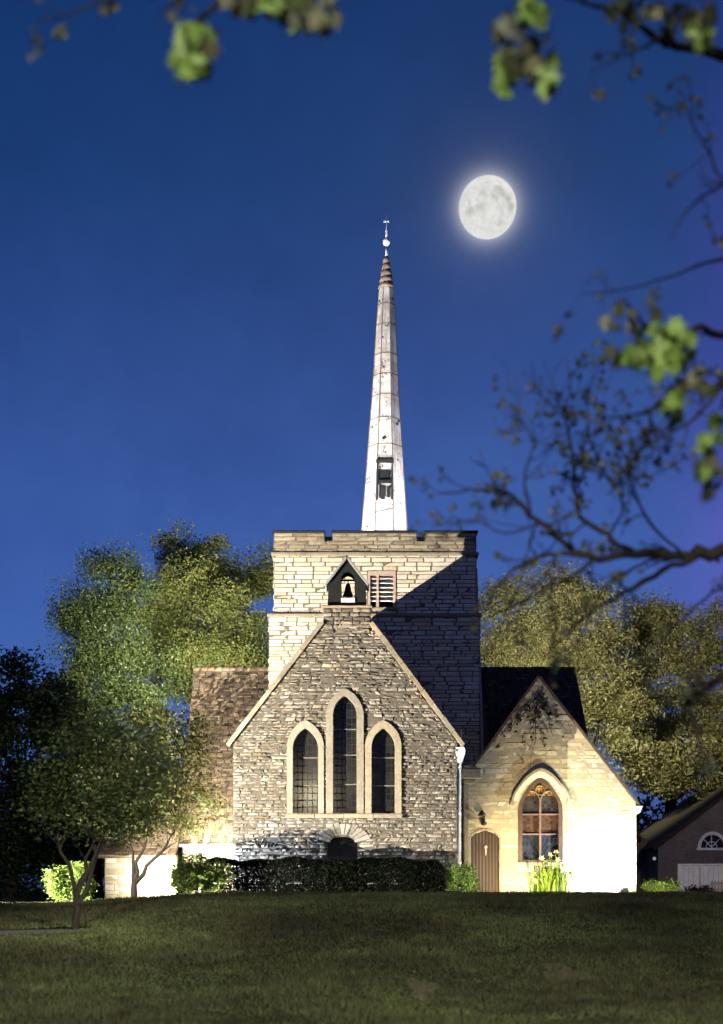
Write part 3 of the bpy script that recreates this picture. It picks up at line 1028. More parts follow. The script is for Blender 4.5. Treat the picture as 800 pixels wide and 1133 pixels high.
fi.lathe([(0.02, zf - 0.155)] + [(0.155 * math.sin(t * math.pi / 10), zf - 0.155 * math.cos(t * math.pi / 10)) for t in range(1, 10)] + [(0.02, zf + 0.155)], fx_, SY, 16)
fi.lathe([(0.055, zf + 0.15), (0.035, zs(258)), (0.06, zs(256)), (0.022, zs(253)), (0.016, zs(232))], fx_, SY, 8)
fi.box((fx_ - 0.11, SY - 0.02, zs(246)), (fx_ + 0.11, SY + 0.02, zs(244.5)))
fi.build('finial', M['finial'], spire)
# lucarne on the face towards the lawn
fa = rot + 2 * math.pi * 5.5 / 8
lz0, lz1 = zs(560), zs(519)
def on_face(u, z, n):
    ap = spire_r(z) * math.cos(math.pi / 8) + n
    return (spire_x(z) + ap * math.cos(fa) - u * math.sin(fa), SY + ap * math.sin(fa) + u * math.cos(fa), z)
lu = MB()
def fbar(mb, u0, u1, z0, z1, n0, n1):
    vs = [on_face(u, z, n_) for n_ in (n0, n1) for z in (z0, z1) for u in (u0, u1)]
    mb.add(vs, [(0, 1, 3, 2), (4, 6, 7, 5), (0, 4, 5, 1), (2, 3, 7, 6), (0, 2, 6, 4), (1, 5, 7, 3)])
hwid = 0.33
lzm = zs(540)
for (u0, u1, z0, z1) in ((-hwid, -hwid + 0.07, lz0, lz1), (hwid - 0.07, hwid, lz0, lz1), (-hwid - 0.03, hwid + 0.03, lz1 + 0.003, lz1 + 0.14), (-hwid, hwid, lzm - 0.06, lzm + 0.05)):
    fbar(lu, u0, u1, z0, z1, -0.05, 0.10)
lu = lu.build('lucarne', M['black_iron'], spire)
d_ = MB()
fbar(d_, -0.2, 0.2, lzm + 0.12, lz1 - 0.30, -0.04, 0.035)
fbar(d_, -0.16, 0.02, lz0 + 0.03, lzm - 0.15, -0.04, 0.035)
fbar(d_, 0.08, 0.2, lz0 + 0.1, lzm - 0.2, -0.04, 0.035)
d_.build('lucarne_opening', M['black_iron'], spire)
fl = MB()
pts = [on_face(u, zs(574 - 6 * (u + 0.4)), 0.02) for u in (-0.42, 0, 0.42)]
fl.tube(pts, 0.025, 6)
fl.build('flashing_strip', M['seam'], spire)

# ---- left aisle: brown roof and bright wall
AX0, AX1 = xz(207, 0, 53.5)[0] - 0.05, LX0 - 0.02
zr = xz(0, 741, 56)[1]
zeave = xz(0, 936, 51)[1] + 0.05
slope = lambda u, v, n, o=Vector((0, 51.0, zeave)), d=Vector((0, 5.0, zr - zeave)).normalized(): tuple(Vector((u, 0, 0)) + o + d * v + Vector((0, -d.z, d.y)) * n)
LS = math.hypot(5.0, zr - zeave)
tl = MB()
tl.slab([slope(AX0, 0, 0), slope(AX1, 0, 0), slope(AX1, LS, 0), slope(AX0, LS, 0)], 0.15)
tl.slab([(AX1, 61.0, zeave), (AX0, 61.0, zeave), (AX0, 56.0, zr), (AX1, 56.0, zr)], 0.15)
aroof = tl.build('aisle_roof', M['mortar'], church)
tl = MB()
stonework(tl, [(AX0, -0.05), (AX1, -0.05), (AX1, LS), (AX0, LS)], [], slope, (0.17, 0.19), (0.18, 0.34), 0.012, (0.008, 0.045), 0.008, 0.02, 41, 3, 2)
tl.build('tiles', M['brown_tile'], aroof)
rt = MB()
for k in range(12):
    a = AX0 + (AX1 - AX0) * k / 12
    rt.tube([(a, 56.0, zr + 0.0), (a + (AX1 - AX0) / 12 - 0.01, 56.0, zr + 0.0)], 0.14, 8, rnd.random())
rt.build('ridge_tile', M['brown_tile'], aroof)
aw = MB()
WX0 = AX0 + 0.15
aw.prism([(WX0, GB - 0.4), (AX1, GB - 0.4), (AX1, zeave - 0.08), (WX0, zeave - 0.08)], [], 51.35, 51.75)
aw.prism([(WX0, GB - 0.4), (WX0 + 0.01, GB - 0.4), (WX0 + 0.01, zeave), (WX0, zeave)], [], 51.8, 60.8)
awall = aw.build('aisle_wall', M['cream_mortar'], church)
sw = MB()
stonework(sw, [(WX0, GB - 0.4), (AX1, GB - 0.4), (AX1, zeave - 0.08), (WX0, zeave - 0.08)], [], front(51.35), (0.2, 0.28), (0.5, 0.9), 0.012, (0.002, 0.010), 0.003, 0.03, 42, 3, 2)
sw.build('aisle_stones', M['limestone'], awall)
gt = MB()
gt.tube([(AX0 - 0.05, 50.92, zeave - 0.03), (AX1 - 0.05, 50.92, zeave - 0.03)], 0.07, 8)
gt.build('gutter', M['white_paint'], church)
# low porch wing further left
PX0, PX1 = xz(116, 0, 50)[0], WX0 - 0.02
zpe = xz(0, 946, 50)[1]
pw = MB()
pw.box((PX0, 50.0, GB - 0.4), (PX1, 50.35, zpe))
pw.box((PX0, 50.36, GB - 0.4), (PX0 + 0.3, 53.6, zpe))
pwall = pw.build('wing_wall', M['cream_mortar'], church)
sw = MB()
stonework(sw, [(PX0, GB - 0.4), (PX1, GB - 0.4), (PX1, zpe - 0.02), (PX0, zpe - 0.02)], [], front(50.0), (0.14, 0.24), (0.35, 0.8), 0.014, (0.002, 0.02), 0.006, 0.03, 44, 3, 2)
sw.build('wing_stones', M['limestone'], pwall)
pr_ = MB()
pr_.slab([(PX0 - 0.25, 49.7, zpe - 0.02), (PX1, 49.7, zpe - 0.02), (PX1, 53.8, zpe + 3.0), (PX0 - 0.25, 53.8, zpe + 3.0)], 0.14)
proof = pr_.build('wing_roof', M['mortar'], church)
wd = Vector((0, 4.1, 3.02)).normalized()
wing_slope = lambda u, v, n: tuple(Vector((u, 49.7, zpe - 0.02)) + wd * v + Vector((0, -wd.z, wd.y)) * n)
tl = MB()
stonework(tl, [(PX0 - 0.25, -0.04), (PX1, -0.04), (PX1, 5.0), (PX0 - 0.25, 5.0)], [], wing_slope, (0.17, 0.19), (0.18, 0.34), 0.012, (0.008, 0.045), 0.008, 0.02, 43, 3, 2)
tl.build('tiles', M['brown_tile'], proof)

# ---- right-hand gable wing
rg_out = pz([(513, 1001), (704, 1001), (704, 889), (596, 750), (527, 846), (513, 846)], YR)
wcx, wb = xz(598, 954, YR)
wap = xz(0, 863.5, YR)[1]
ww_ = 21.5 * YR / F
w_out = lancet(wcx, ww_ + 0.10, wb - 0.02, wap - 1.5 * ww_, wap + 0.12, flat=0.3)
w_in = lancet(wcx, ww_, wb, wap - 1.42 * ww_, wap, flat=0.3)
rdx, rdt = xz(536.5, 919, YR)
rdw = 15.5 * YR / F
d_out = segarch(rdx, rdw, -0.49, rdt - 0.26, rdt, 8)
mb = MB()
mb.prism(rg_out, [w_out, d_out], YR, YR + 0.45)
wingw = mb.build('wing_gable', M['cream_mortar'], church)
sw = MB()
stonework(sw, rg_out, [w_out, d_out], front(YR), (0.11, 0.19), (0.28, 0.75), 0.012, (0.001, 0.013), 0.004, 0.03, 51, 3, 2)
sw.build('wing_stones', M['cream'], wingw)
ap_r, le_r, re_r = xz(596, 749, YR), xz(525, 848, YR), xz(707, 892, YR)
cp = MB()
for (x0, z0), (x1, z1) in ((le_r, ap_r), (ap_r, re_r)):
    L = math.hypot(x1 - x0, z1 - z0)
    ux, uz = (x1 - x0) / L, (z1 - z0) / L
    nx, nz = -uz, ux
    q = [(x0 - nx * .01, z0 - nz * .01), (x1 - nx * .01, z1 - nz * .01), (x1 + nx * .06, z1 + nz * .06), (x0 + nx * .06, z0 + nz * .06)]
    cp.prism(q, [], YR - 0.10, YR + 0.2, rnd.random())
cp.build('verge_board', M['window_wood'], church)
sh = MB()
s0, s1 = xz(511, 862, YR), xz(532, 851, YR)
sh.box((s0[0], YR - 0.22, s0[1]), (s1[0], YR + 0.3, s1[1]), 0.6, 0.03)
sh.box((s0[0] + 0.05, YR - 0.12, s0[1] - 0.18), (s1[0] - 0.18, YR + 0.25, s0[1] - 0.003), 0.4, 0.03)
sh.build('kneeler', M['dressed'], church)
pil = MB()
q0, q1 = xz(513.5, 0, YR)[0], xz(518.5, 0, YR)[0]
pil.box((q0, YR - 0.09, GB), (q1, YR - 0.012, s0[1] - 0.19), 0.8, 0.01)
pil.build('pilaster', M['dressed'], church)
zrr = ap_r[1]
rr = MB()
rr.slab([(le_r[0] - 0.3, YR + 0.25, le_r[1] - 0.45), (ap_r[0], YR + 0.25, zrr - 0.05), (ap_r[0], 54, zrr - 0.05), (le_r[0] - 0.3, 54, le_r[1] - 0.45)], 0.12)
rr.slab([(ap_r[0], YR + 0.25, zrr - 0.05), (re_r[0] + 0.02, YR + 0.25, re_r[1] - 0.02), (re_r[0] + 0.02, 54, re_r[1] - 0.02), (ap_r[0], 54, zrr - 0.05)], 0.12)
rr.build('wing_gable_roof', M['slate'], church)
sd = MB()
xw = rg_out[1][0]
sd.box((xw - 0.35, YR + 0.46, GB), (xw - 0.01, 54, re_r[1] - 0.1))
sd.build('wing_side_wall', M['cream'], church)
g2 = MB()
gx_, gz_ = xz(705.5, 894, YR)
g2.prism([(gx_ - 0.09, gz_ - 0.24), (gx_ + 0.03, gz_ - 0.2), (gx_ + 0.14, gz_ - 0.02), (gx_ + 0.14, gz_ + 0.06), (gx_ - 0.09, gz_ + 0.06)], [], YR - 0.13, YR + 0.02)
g2.build('eaves_end', M['white_paint'], church)
# pointed window with hood mould and tracery
hood = lancet(wcx, ww_ + 0.36, xz(0, 892, YR)[1], xz(0, 887, YR)[1], xz(0, 850, YR)[1], 12, 0.35)
hin = lancet(wcx, ww_ + 0.28, xz(0, 891.5, YR)[1], xz(0, 887, YR)[1], xz(0, 852.7, YR)[1], 12, 0.35)
hood_ring = hood + hin[::-1]
def arch_band(mb, pts_o, pts_i, y0, y1, tint=0.5):
    for k in range(1, len(pts_o) - 2):
        q = [pts_o[k], pts_o[k + 1], pts_i[k + 1], pts_i[k]]
        mb.prism(q, [], y0, y1, tint)
hb_ = MB()
arch_band(hb_, hood, hin, YR - 0.13, YR + 0.02)
hb_.box((hood[1][0] - 0.05, YR - 0.14, hood[1][1] - 0.13), (hin[1][0] + 0.04, YR + 0.02, hood[1][1] - 0.002))
hb_.box((hin[-2][0] - 0.04, YR - 0.14, hood[-2][1] - 0.13), (hood[-2][0] + 0.05, YR + 0.02, hood[-2][1] - 0.002))
hb_.build('hood_mould', M['coping'], church)
sur = MB()
so = lancet(wcx, ww_ + 0.262, xz(0, 887, YR)[1], xz(0, 886, YR)[1], xz(0, 853.6, YR)[1], 12, 0.35)
si = lancet(wcx, ww_ + 0.09, xz(0, 887, YR)[1], xz(0, 886, YR)[1], wap + 0.10, 12, 0.3)
arch_band(sur, so, si, YR - 0.035, YR + 0.05, 0.9)
sur.build('arch_stones', M['limestone'], church)
win = MB().prism(lancet(wcx, ww_ + 0.085, wb - 0.01, wap - 1.47 * ww_, wap + 0.105, flat=0.3), [lancet(wcx, ww_ - 0.05, wb + 0.08, wap - 1.37 * ww_, wap - 0.07, flat=0.3)], YR - 0.02, YR + 0.24).build('tracery_window', M['window_wood'], church)
z1 = xz(0, 923, YR)[1]      # top of the lattice lights
z2 = xz(0, 901, YR)[1]      # top of the rose band
z3 = xz(0, 884, YR)[1]      # heads of the two lights
tr = MB()
tr.box((wcx - 0.035, YR + 0.03, wb + 0.08), (wcx + 0.035, YR + 0.15, z3 + 0.05))
for z in (z1, z2):
    tr.box((wcx - ww_ + 0.05, YR + 0.035, z - 0.025), (wcx - 0.037, YR + 0.14, z + 0.025))
    tr.box((wcx + 0.037, YR + 0.035, z - 0.025), (wcx + ww_ - 0.05, YR + 0.14, z + 0.025))
for sx in (-1, 1):
    lc = wcx + sx * (ww_ - 0.02) / 2
    lo_, li_ = [], []
    rr0 = (ww_ - 0.06) / 2
    pp = [(lc + rr0 * math.cos(t), YR + 0.09, z3 - 0.05 + rr0 * 1.1 * math.sin(t)) for t in np.linspace(math.pi, 0, 11)]
    tr.tube(pp, 0.03, 6)
tr.tube([(wcx + 0.17 * math.cos(t), YR + 0.09, xz(0, 874, YR)[1] + 0.17 * math.sin(t)) for t in np.linspace(0, 2 * math.pi, 15)], 0.025, 6)
tr.build('tracery', M['tracery'], win)
def pane_clip(z_lo, z_hi):
    full = lancet(wcx, ww_ - 0.03, wb + 0.05, wap - 1.4 * ww_, wap - 0.05, 14, 0.3)
    left = [p for p in full[1:16]]
    def xat(z):
        xs_ = scan(full, z)
        return (xs_[0], xs_[-1]) if len(xs_) > 1 else (wcx, wcx)
    zz_ = np.linspace(z_lo, z_hi, 12)
    L_ = [(xat(z)[0], z) for z in zz_]
    R_ = [(xat(z)[1], z) for z in zz_[::-1]]
    return R_[::-1][:1] and ([(a, b) for a, b in L_[::-1]] + [(a, b) for a, b in R_[::-1]])
for (za, zb_, mt) in ((wb + 0.06, z1, 'lattice'), (z1 + 0.001, z2, 'roseglass'), (z2 + 0.001, z3 + 0.12, 'greyglass'), (z3 + 0.121, wap - 0.08, 'amber')):
    MB().prism(pane_clip(za, zb_), [], YR + 0.12, YR + 0.135).build('stained_glass', M[mt], win)
# door and wall lantern
dr = MB().prism(segarch(rdx, rdw - 0.01, -0.48, rdt - 0.26, rdt - 0.01, 8), [], YR + 0.10, YR + 0.18).build('door', M['door_wood'], church)
dk = MB()
dk.tube([(rdx + 0.03, YR + 0.06, 1.55), (rdx + 0.03, YR + 0.06, 1.25)], 0.03, 8)
dk.lathe([(0.01, 1.5), (0.06, 1.53), (0.06, 1.6), (0.01, 1.63)], rdx + 0.03, YR + 0.06, 10)
dk.build('door_knocker', M['pink_frame'], dr)
dj = MB()
do2, di2 = segarch(rdx, rdw + 0.07, GB, rdt - 0.24, rdt + 0.07, 8), segarch(rdx, rdw + 0.002, GB, rdt - 0.26, rdt + 0.002, 8)
for k in range(0, len(do2) - 1):
    dj.prism([do2[k], do2[k + 1], di2[k + 1], di2[k]], [], YR - 0.03, YR + 0.02, rnd.random())
dj.build('door_surround', M['coping'], church)
lant = MB()
lx, lz = xz(535, 906, YR)
lant.box((lx - 0.05, YR - 0.03, lz - 0.18), (lx + 0.05, YR - 0.011, lz + 0.10))
lant.tube([(lx, YR - 0.03, lz + 0.02), (lx - 0.02, YR - 0.15, lz + 0.12), (lx - 0.1, YR - 0.28, lz + 0.25)], 0.02, 6)
lant.lathe([(0.16, lz + 0.10), (0.10, lz + 0.2), (0.05, lz + 0.26), (0.02, lz + 0.3)], lx - 0.08, YR - 0.27, 12)
lant.lathe([(0.08, lz - 0.24), (0.11, lz - 0.2), (0.11, lz - 0.13), (0.09, lz - 0.12)], lx, YR - 0.13, 10)
lant.build('door_lantern', M['black_iron'], church)

# dark cross roof behind
xr0, xr1 = TX1 - 0.2, xz(636, 0, 55)[0]
zrd = xz(0, 738, 55)[1]
cr = MB()
cr.slab([(xr - 0.3, 49.9, 4.2), (xr1, 49.9, 4.2), (xr1, 55, zrd), (xr - 0.3, 55, zrd)], 0.15)
cr.slab([(xr1, 60.1, 4.2), (LX1 + 0.3, 60.1, 4.2), (LX1 + 0.3, 55, zrd), (xr1, 55, zrd)], 0.15)
croof = cr.build('transept_roof', M['mortar'], church)
cd = Vector((0, 5.1, zrd - 4.2)).normalized()
cslope = lambda u, v, n: tuple(Vector((u, 49.9, 4.2)) + cd * v + Vector((0, -cd.z, cd.y)) * n)
sw = MB()
stonework(sw, [(LX1 + 0.5, 0), (xr1, 0), (xr1, math.hypot(5.1, zrd - 4.2)), (LX1 + 0.5, math.hypot(5.1, zrd - 4.2))], [], cslope, (0.2, 0.22), (0.25, 0.4), 0.012, (0.006, 0.03), 0.005, 0.02, 61, 3, 2)
sw.build('slates', M['slate'], croof)
cw = MB()
cw.prism([(0, 0), (1, 0), (1, 1)], [], 0, 0)
cw = MB()
cw.add([(xr1 - 0.05, 50.2, GB), (xr1 - 0.05, 59.8, GB), (xr1 - 0.05, 59.8, 4.3), (xr1 - 0.05, 55, zrd - 0.2), (xr1 - 0.05, 50.2, 4.3),
        (xr1 - 0.4, 50.2, GB), (xr1 - 0.4, 59.8, GB), (xr1 - 0.4, 59.8, 4.3), (xr1 - 0.4, 55, zrd - 0.2), (xr1 - 0.4, 50.2, 4.3)],
       [(0, 1, 2, 3, 4), (9, 8, 7, 6, 5), (0, 5, 6, 1), (1, 6, 7, 2), (2, 7, 8, 3), (3, 8, 9, 4), (4, 9, 5, 0)])
cw.build('transept_wall', M['lime_mortar'], church)

# leaf shadows on the right-hand gable, modelled as dark sprigs
cv = thing('leaf_shadow_sprigs', 'sparse dark sprigs standing in for leaf shadows below the peak of the cream gable', 'leaf_shadow', (xz(597, 0, YR)[0], YR - 0.05, xz(0, 765, YR)[1]))
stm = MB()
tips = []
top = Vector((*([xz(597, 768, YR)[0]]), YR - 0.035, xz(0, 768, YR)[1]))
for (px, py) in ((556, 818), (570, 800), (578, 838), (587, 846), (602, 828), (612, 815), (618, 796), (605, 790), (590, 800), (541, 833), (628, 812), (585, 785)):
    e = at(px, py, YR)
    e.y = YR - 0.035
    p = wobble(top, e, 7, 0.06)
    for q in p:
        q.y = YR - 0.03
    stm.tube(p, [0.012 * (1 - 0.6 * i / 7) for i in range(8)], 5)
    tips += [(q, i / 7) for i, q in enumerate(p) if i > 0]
stm.build('shadow_stem', M['dark_bark'], cv)
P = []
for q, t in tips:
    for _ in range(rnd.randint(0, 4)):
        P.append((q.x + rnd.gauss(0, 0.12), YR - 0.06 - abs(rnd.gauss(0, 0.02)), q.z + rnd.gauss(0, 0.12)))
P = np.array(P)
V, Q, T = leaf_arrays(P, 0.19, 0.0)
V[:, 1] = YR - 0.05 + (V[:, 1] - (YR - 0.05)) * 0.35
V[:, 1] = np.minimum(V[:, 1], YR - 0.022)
fast_mesh('leaves', V, Q, T, M['shadow_leaf'], cv)


# ------------------------------------------------------------------ shrubs and hedge
def shrub(name, label, px0, px1, py0, py1, Y, depth, leaf, n, mat, cat='bush', lumps=7):
    cx, w = (px0 + px1) / 2, (px1 - px0) / 2
    c = at(cx, py1, Y)
    rx = w * Y / F
    h = (py1 - py0) * Y / F
    g0 = float(gz(c.x, Y))
    root = thing(name, label, cat, (c.x, Y, g0), 'bushes along the foot of the church')
    zt_ = (HY - py0) * Y / F
    H = zt_ - g0
    lobes = [(c.x, Y, g0 + H * 0.45, rx * 0.75, depth * 0.75, H * 0.5)]
    for k in range(lumps):
        a = rnd.uniform(0, 2 * math.pi)
        q = rnd.uniform(0.45, 0.75)
        zc_ = g0 + H * rnd.uniform(0.25, 0.68)
        lobes.append((c.x + rx * q * math.cos(a), Y + depth * q * math.sin(a), zc_, rx * 0.32, depth * 0.32, H * 0.30))
    st_ = MB()
    for l in lobes:
        st_.tube(wobble((c.x + rnd.uniform(-.1, .1), Y + rnd.uniform(-.1, .1), g0 - 0.1), l[:3], 4, 0.06), [0.03, 0.025, 0.02, 0.014, 0.008], 5)
    st_.build('stems', M['dark_bark'], root)
    P, T = crown_points(lobes, n, 0.09 * max(1, rx), 0.35, 26)
    P[:, 2] = np.maximum(P[:, 2], g0 + 0.03)
    V, Q, T = leaf_arrays(P, leaf, 0.3, T)
    fast_mesh('foliage', V, Q, T, M[mat], root)
    return root

shrub('round_bush', 'round bright green bush at the end of the dark hedge beside the brown door', 487, 534, 953, 992, 43.6, 0.75, 0.085, 5200, 'leaf_bush')
shrub('low_bush', 'low bright green bush at the right foot of the cream gable', 706, 757, 973, 995, 46.0, 0.7, 0.085, 4200, 'leaf_bush')
shrub('tall_bush', 'loose lit bush between the small forked tree and the hedge', 176, 256, 942, 996, 42.6, 0.9, 0.10, 8500, 'leaf_bush')
shrub('garden_bush', 'bright green bush glowing behind the dark forked trunk at the left', 50, 109, 954, 1003, 40.5, 0.7, 0.085, 11000, 'leaf_bush')
shrub('dark_red_shrub', 'low dark reddish shrub in front of the white board fence', 754, 790, 981, 994, 53.0, 0.6, 0.10, 1600, 'leaf_red', lumps=4)

def hedge():
    Y = 43.6
    x0, x1 = at(224, 0, Y).x, at(492, 0, Y).x
    y0, y1 = Y - 0.55, Y + 0.55
    ztop = (HY - 951) * Y / F
    root = thing('clipped_hedge', 'long dark clipped hedge along the foot of the stone gable', 'hedge', ((x0 + x1) / 2, Y, float(gz(0, Y))))
    core = MB()
    nxx, nyy = 60, 7
    g0 = -0.55
    for i in range(nxx):
        a, b = x0 + 0.1 + (x1 - x0 - 0.2) * i / nxx, x0 + 0.1 + (x1 - x0 - 0.2) * (i + 1) / nxx
        hh_ = ztop - 0.12 - rnd.uniform(0, 0.05)
        if i % 2 == 0:
            core.tube(wobble(((a + b) / 2, Y, g0), ((a + b) / 2 + rnd.uniform(-.1, .1), Y + rnd.uniform(-.2, .2), hh_), 4, 0.05), [0.03, 0.025, 0.02, 0.015, 0.01], 5)
    core.build('stems', M['dark_bark'], root)
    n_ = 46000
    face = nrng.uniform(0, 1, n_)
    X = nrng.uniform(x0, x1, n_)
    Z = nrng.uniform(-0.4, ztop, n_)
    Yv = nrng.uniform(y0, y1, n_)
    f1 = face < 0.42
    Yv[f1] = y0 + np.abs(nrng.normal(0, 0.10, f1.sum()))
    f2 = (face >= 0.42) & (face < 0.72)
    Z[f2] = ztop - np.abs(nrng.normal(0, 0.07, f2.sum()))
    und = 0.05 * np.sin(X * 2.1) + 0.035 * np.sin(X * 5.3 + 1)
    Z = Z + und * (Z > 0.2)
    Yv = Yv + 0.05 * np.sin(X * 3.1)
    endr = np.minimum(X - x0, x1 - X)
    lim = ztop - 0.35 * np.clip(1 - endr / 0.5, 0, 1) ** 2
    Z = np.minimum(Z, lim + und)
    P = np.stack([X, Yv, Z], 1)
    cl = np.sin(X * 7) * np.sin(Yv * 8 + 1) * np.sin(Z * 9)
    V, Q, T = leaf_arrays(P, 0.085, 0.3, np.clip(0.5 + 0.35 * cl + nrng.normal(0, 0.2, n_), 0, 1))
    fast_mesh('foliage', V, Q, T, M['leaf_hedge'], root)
hedge()

# flowering lily clump below the pointed window
def lilies():
    Y = 45.9
    c = at(609, 992, Y)
    g0 = float(gz(c.x, Y))
    root = thing('lily_clump', 'yellow green lily clump with pale flowers under the pointed window', 'plant', (c.x, Y, g0))
    V, Q, T = [], [], []
    b = 0
    for k in range(300):
        a = rnd.uniform(0, 2 * math.pi)
        L = rnd.uniform(0.6, 1.25)
        out = rnd.uniform(0.1, 1.05) * (0.6 + 0.4 * L)
        w = rnd.uniform(0.02, 0.036)
        bx, by = c.x + rnd.gauss(0, 0.27), Y + rnd.gauss(0, 0.15)
        side = Vector((-math.sin(a), math.cos(a), 0))
        pts = []
        for i in range(7):
            t = i / 6
            r_ = out * t ** 1.6
            z = g0 + L * (math.sin(t * 1.9) / math.sin(1.9) if False else (1.55 * t - 0.62 * t * t * t * (0.4 + out)))
            pts.append(Vector((bx + r_ * math.cos(a), by + r_ * math.sin(a) * 0.7, z)))
        tt = rnd.random()
        for i, q in enumerate(pts):
            ww2 = w * (1 - (i / 6) ** 2.2) + 0.002
            V += [tuple(q - side * ww2), tuple(q + side * ww2)]
            T += [tt, tt]
        for i in range(6):
            Q.append((b + 2 * i, b + 2 * i + 1, b + 2 * i + 3, b + 2 * i + 2))
        b += 14
    fast_mesh('leaves', np.array(V), np.array(Q), np.array(T), M['leaf_lily'], root)
    for (px, py) in ((588, 966), (592, 975), (600, 950), (609, 947), (613, 944), (604, 955), (622, 958), (631, 966), (628, 975), (617, 952), (596, 958), (606, 962)):
        e = at(px + rnd.uniform(-2, 2), py, Y + rnd.uniform(-0.3, 0.2))
        s_ = MB()
        s_.tube(wobble((c.x + (e.x - c.x) * 0.3, Y, g0), e, 5, 0.03), [0.012, 0.011, 0.010, 0.009, 0.008, 0.007], 5)
        f_ = s_.build('flower', M['leaf_lily'], root)
        pt = MB()
        ax = Vector((rnd.uniform(-.6, .6), -0.7, rnd.uniform(0.0, 0.5))).normalized()
        u = ax.cross(Vector((0, 0, 1))).normalized()
        v = ax.cross(u)
        for j in range(6):
            t = 2 * math.pi * j / 6
            d = u * math.cos(t) + v * math.sin(t)
            sd_ = ax.cross(d)
            q0 = e
            q1 = e + ax * 0.06 + d * 0.05
            q2 = e + ax * 0.08 + d * 0.13
            pt.add([q0, q1 - sd_ * 0.028, q2, q1 + sd_ * 0.028], [(0, 1, 2, 3)])
        pt.build('petals', M['petal'], f_)
lilies()

# ------------------------------------------------------------------ trees
def lob(items, Y):
    out = []
    for it in items:
        px, py, rx, ry = it[:4]
        dy = it[4] if len(it) > 4 else 0
        q = at(px, py, Y + dy)
        k = (Y + dy) / F
        out.append((q.x, q.y, q.z, rx * k, (rx + ry) / 2 * k, ry * k))
    return out

def gbase(px, Y):
    x = at(px, 0, Y).x
    return (x, Y, float(gz(x, Y)))

tree('large_tree', 'tall yellow green tree standing behind the brown roof left of the tower', gbase(225, 72), 0.45,
     lob([(205, 615, 34, 28), (240, 640, 36, 34), (278, 640, 26, 34), (190, 665, 40, 36), (235, 690, 46, 40), (282, 705, 30, 34), (170, 715, 40, 40), (215, 745, 50, 36), (205, 640, 20, 20, -4), (250, 668, 22, 22, -4), (250, 735, 44, 28, -3), (290, 740, 20, 26, -2), (215, 722, 30, 26, -3)], 72), 0.15, 120000, 'leaf_lit', 0.56, per=420, group='tall trees behind the church')
tree('large_tree', 'dark green round topped tree left of the taller yellow green one', gbase(105, 66), 0.4,
     lob([(125, 625, 26, 24), (98, 668, 34, 30), (140, 665, 34, 34), (80, 695, 22, 22), (120, 720, 46, 38), (90, 765, 44, 44), (150, 760, 44, 46), (125, 820, 50, 46), (60, 800, 30, 36)], 66), 0.14, 100000, 'leaf_mid', 0.54, per=420, group='tall trees behind the church')
tree('dark_tree', 'nearly black tree filling the left edge behind the forked trunk', gbase(12, 55), 0.35,
     lob([(8, 745, 30, 28), (45, 765, 32, 26), (-15, 790, 40, 40), (30, 815, 44, 40), (70, 800, 30, 30), (15, 880, 50, 50), (70, 880, 40, 44), (20, 950, 46, 40), (75, 935, 30, 38)], 55), 0.23, 26000, 'leaf_dark', 0.5)
tree('olive_tree', 'olive yellow tree rising close beside the right edge of the tower', gbase(600, 70), 0.4,
     lob([(560, 665, 30, 24), (605, 655, 34, 22), (645, 670, 34, 26), (560, 705, 34, 34), (610, 705, 46, 40), (660, 715, 40, 40), (640, 770, 50, 40), (690, 790, 40, 36), (585, 745, 46, 40)], 70), 0.15, 105000, 'leaf_olive', 0.56, per=420, group='tall trees behind the church')
tree('olive_tree', 'broad olive tree at the right edge above the brick house', gbase(742, 74), 0.45,
     lob([(735, 695, 32, 30), (795, 705, 30, 34), (715, 690, 26, 24), (700, 715, 30, 30), (768, 725, 32, 32), (735, 755, 50, 40), (790, 770, 34, 36), (700, 800, 44, 40), (755, 815, 46, 36), (795, 830, 26, 34), (720, 850, 40, 28)], 74), 0.155, 105000, 'leaf_olive', 0.58, per=420, group='tall trees behind the church')
tree('drooping_tree', 'low drooping tree whose leaves hang over the brick house roof', gbase(812, 66), 0.2,
     lob([(715, 850, 26, 24), (745, 862, 26, 20), (778, 868, 24, 18), (695, 830, 22, 24), (758, 838, 30, 22), (800, 855, 22, 22), (830, 845, 30, 30)], 66), 0.19, 20000, 'leaf_olive', 0.42, fork=0.55)

# young forked tree close to the church, lit from below
E = tree('small_tree', 'small wide tree with forked pale trunk in front of the bright wall', gbase(148, 47.6), 0.15,
     lob([(150, 880, 46, 34), (110, 890, 34, 30), (190, 880, 40, 34), (225, 885, 22, 24), (160, 840, 44, 34), (205, 845, 34, 30), (120, 850, 34, 32), (175, 805, 36, 28), (215, 815, 22, 22), (140, 915, 34, 14), (200, 912, 34, 14), (165, 900, 40, 16)], 47.6), 0.155, 17000, 'leaf_small', 0.34, fork=0.13, shell=0.3, per=30)

# nearer forked tree on the lawn
tree('small_tree', 'dark leafy young tree with twin stems nearest on the lawn', gbase(84, 25), 0.085,
     lob([(100, 868, 50, 40), (62, 895, 34, 30), (140, 890, 40, 36), (85, 830, 36, 30), (135, 822, 40, 30), (112, 912, 44, 26), (172, 855, 26, 28), (52, 860, 22, 26)], 25), 0.095, 10500, 'leaf_mid', 0.19, fork=0.22, bark='dark_bark', shell=0.35, per=24)
fk = MB()
b_ = at(85, 995, 25)
fk.tube([b_ + Vector((0, 0, -0.1)), at(96, 985, 25), at(101, 965, 25), at(112, 930, 25)], [0.05, 0.045, 0.04, 0.03], 8)
o_ = fk.build('second_stem', M['dark_bark'], bpy.data.objects['small_tree.001'])

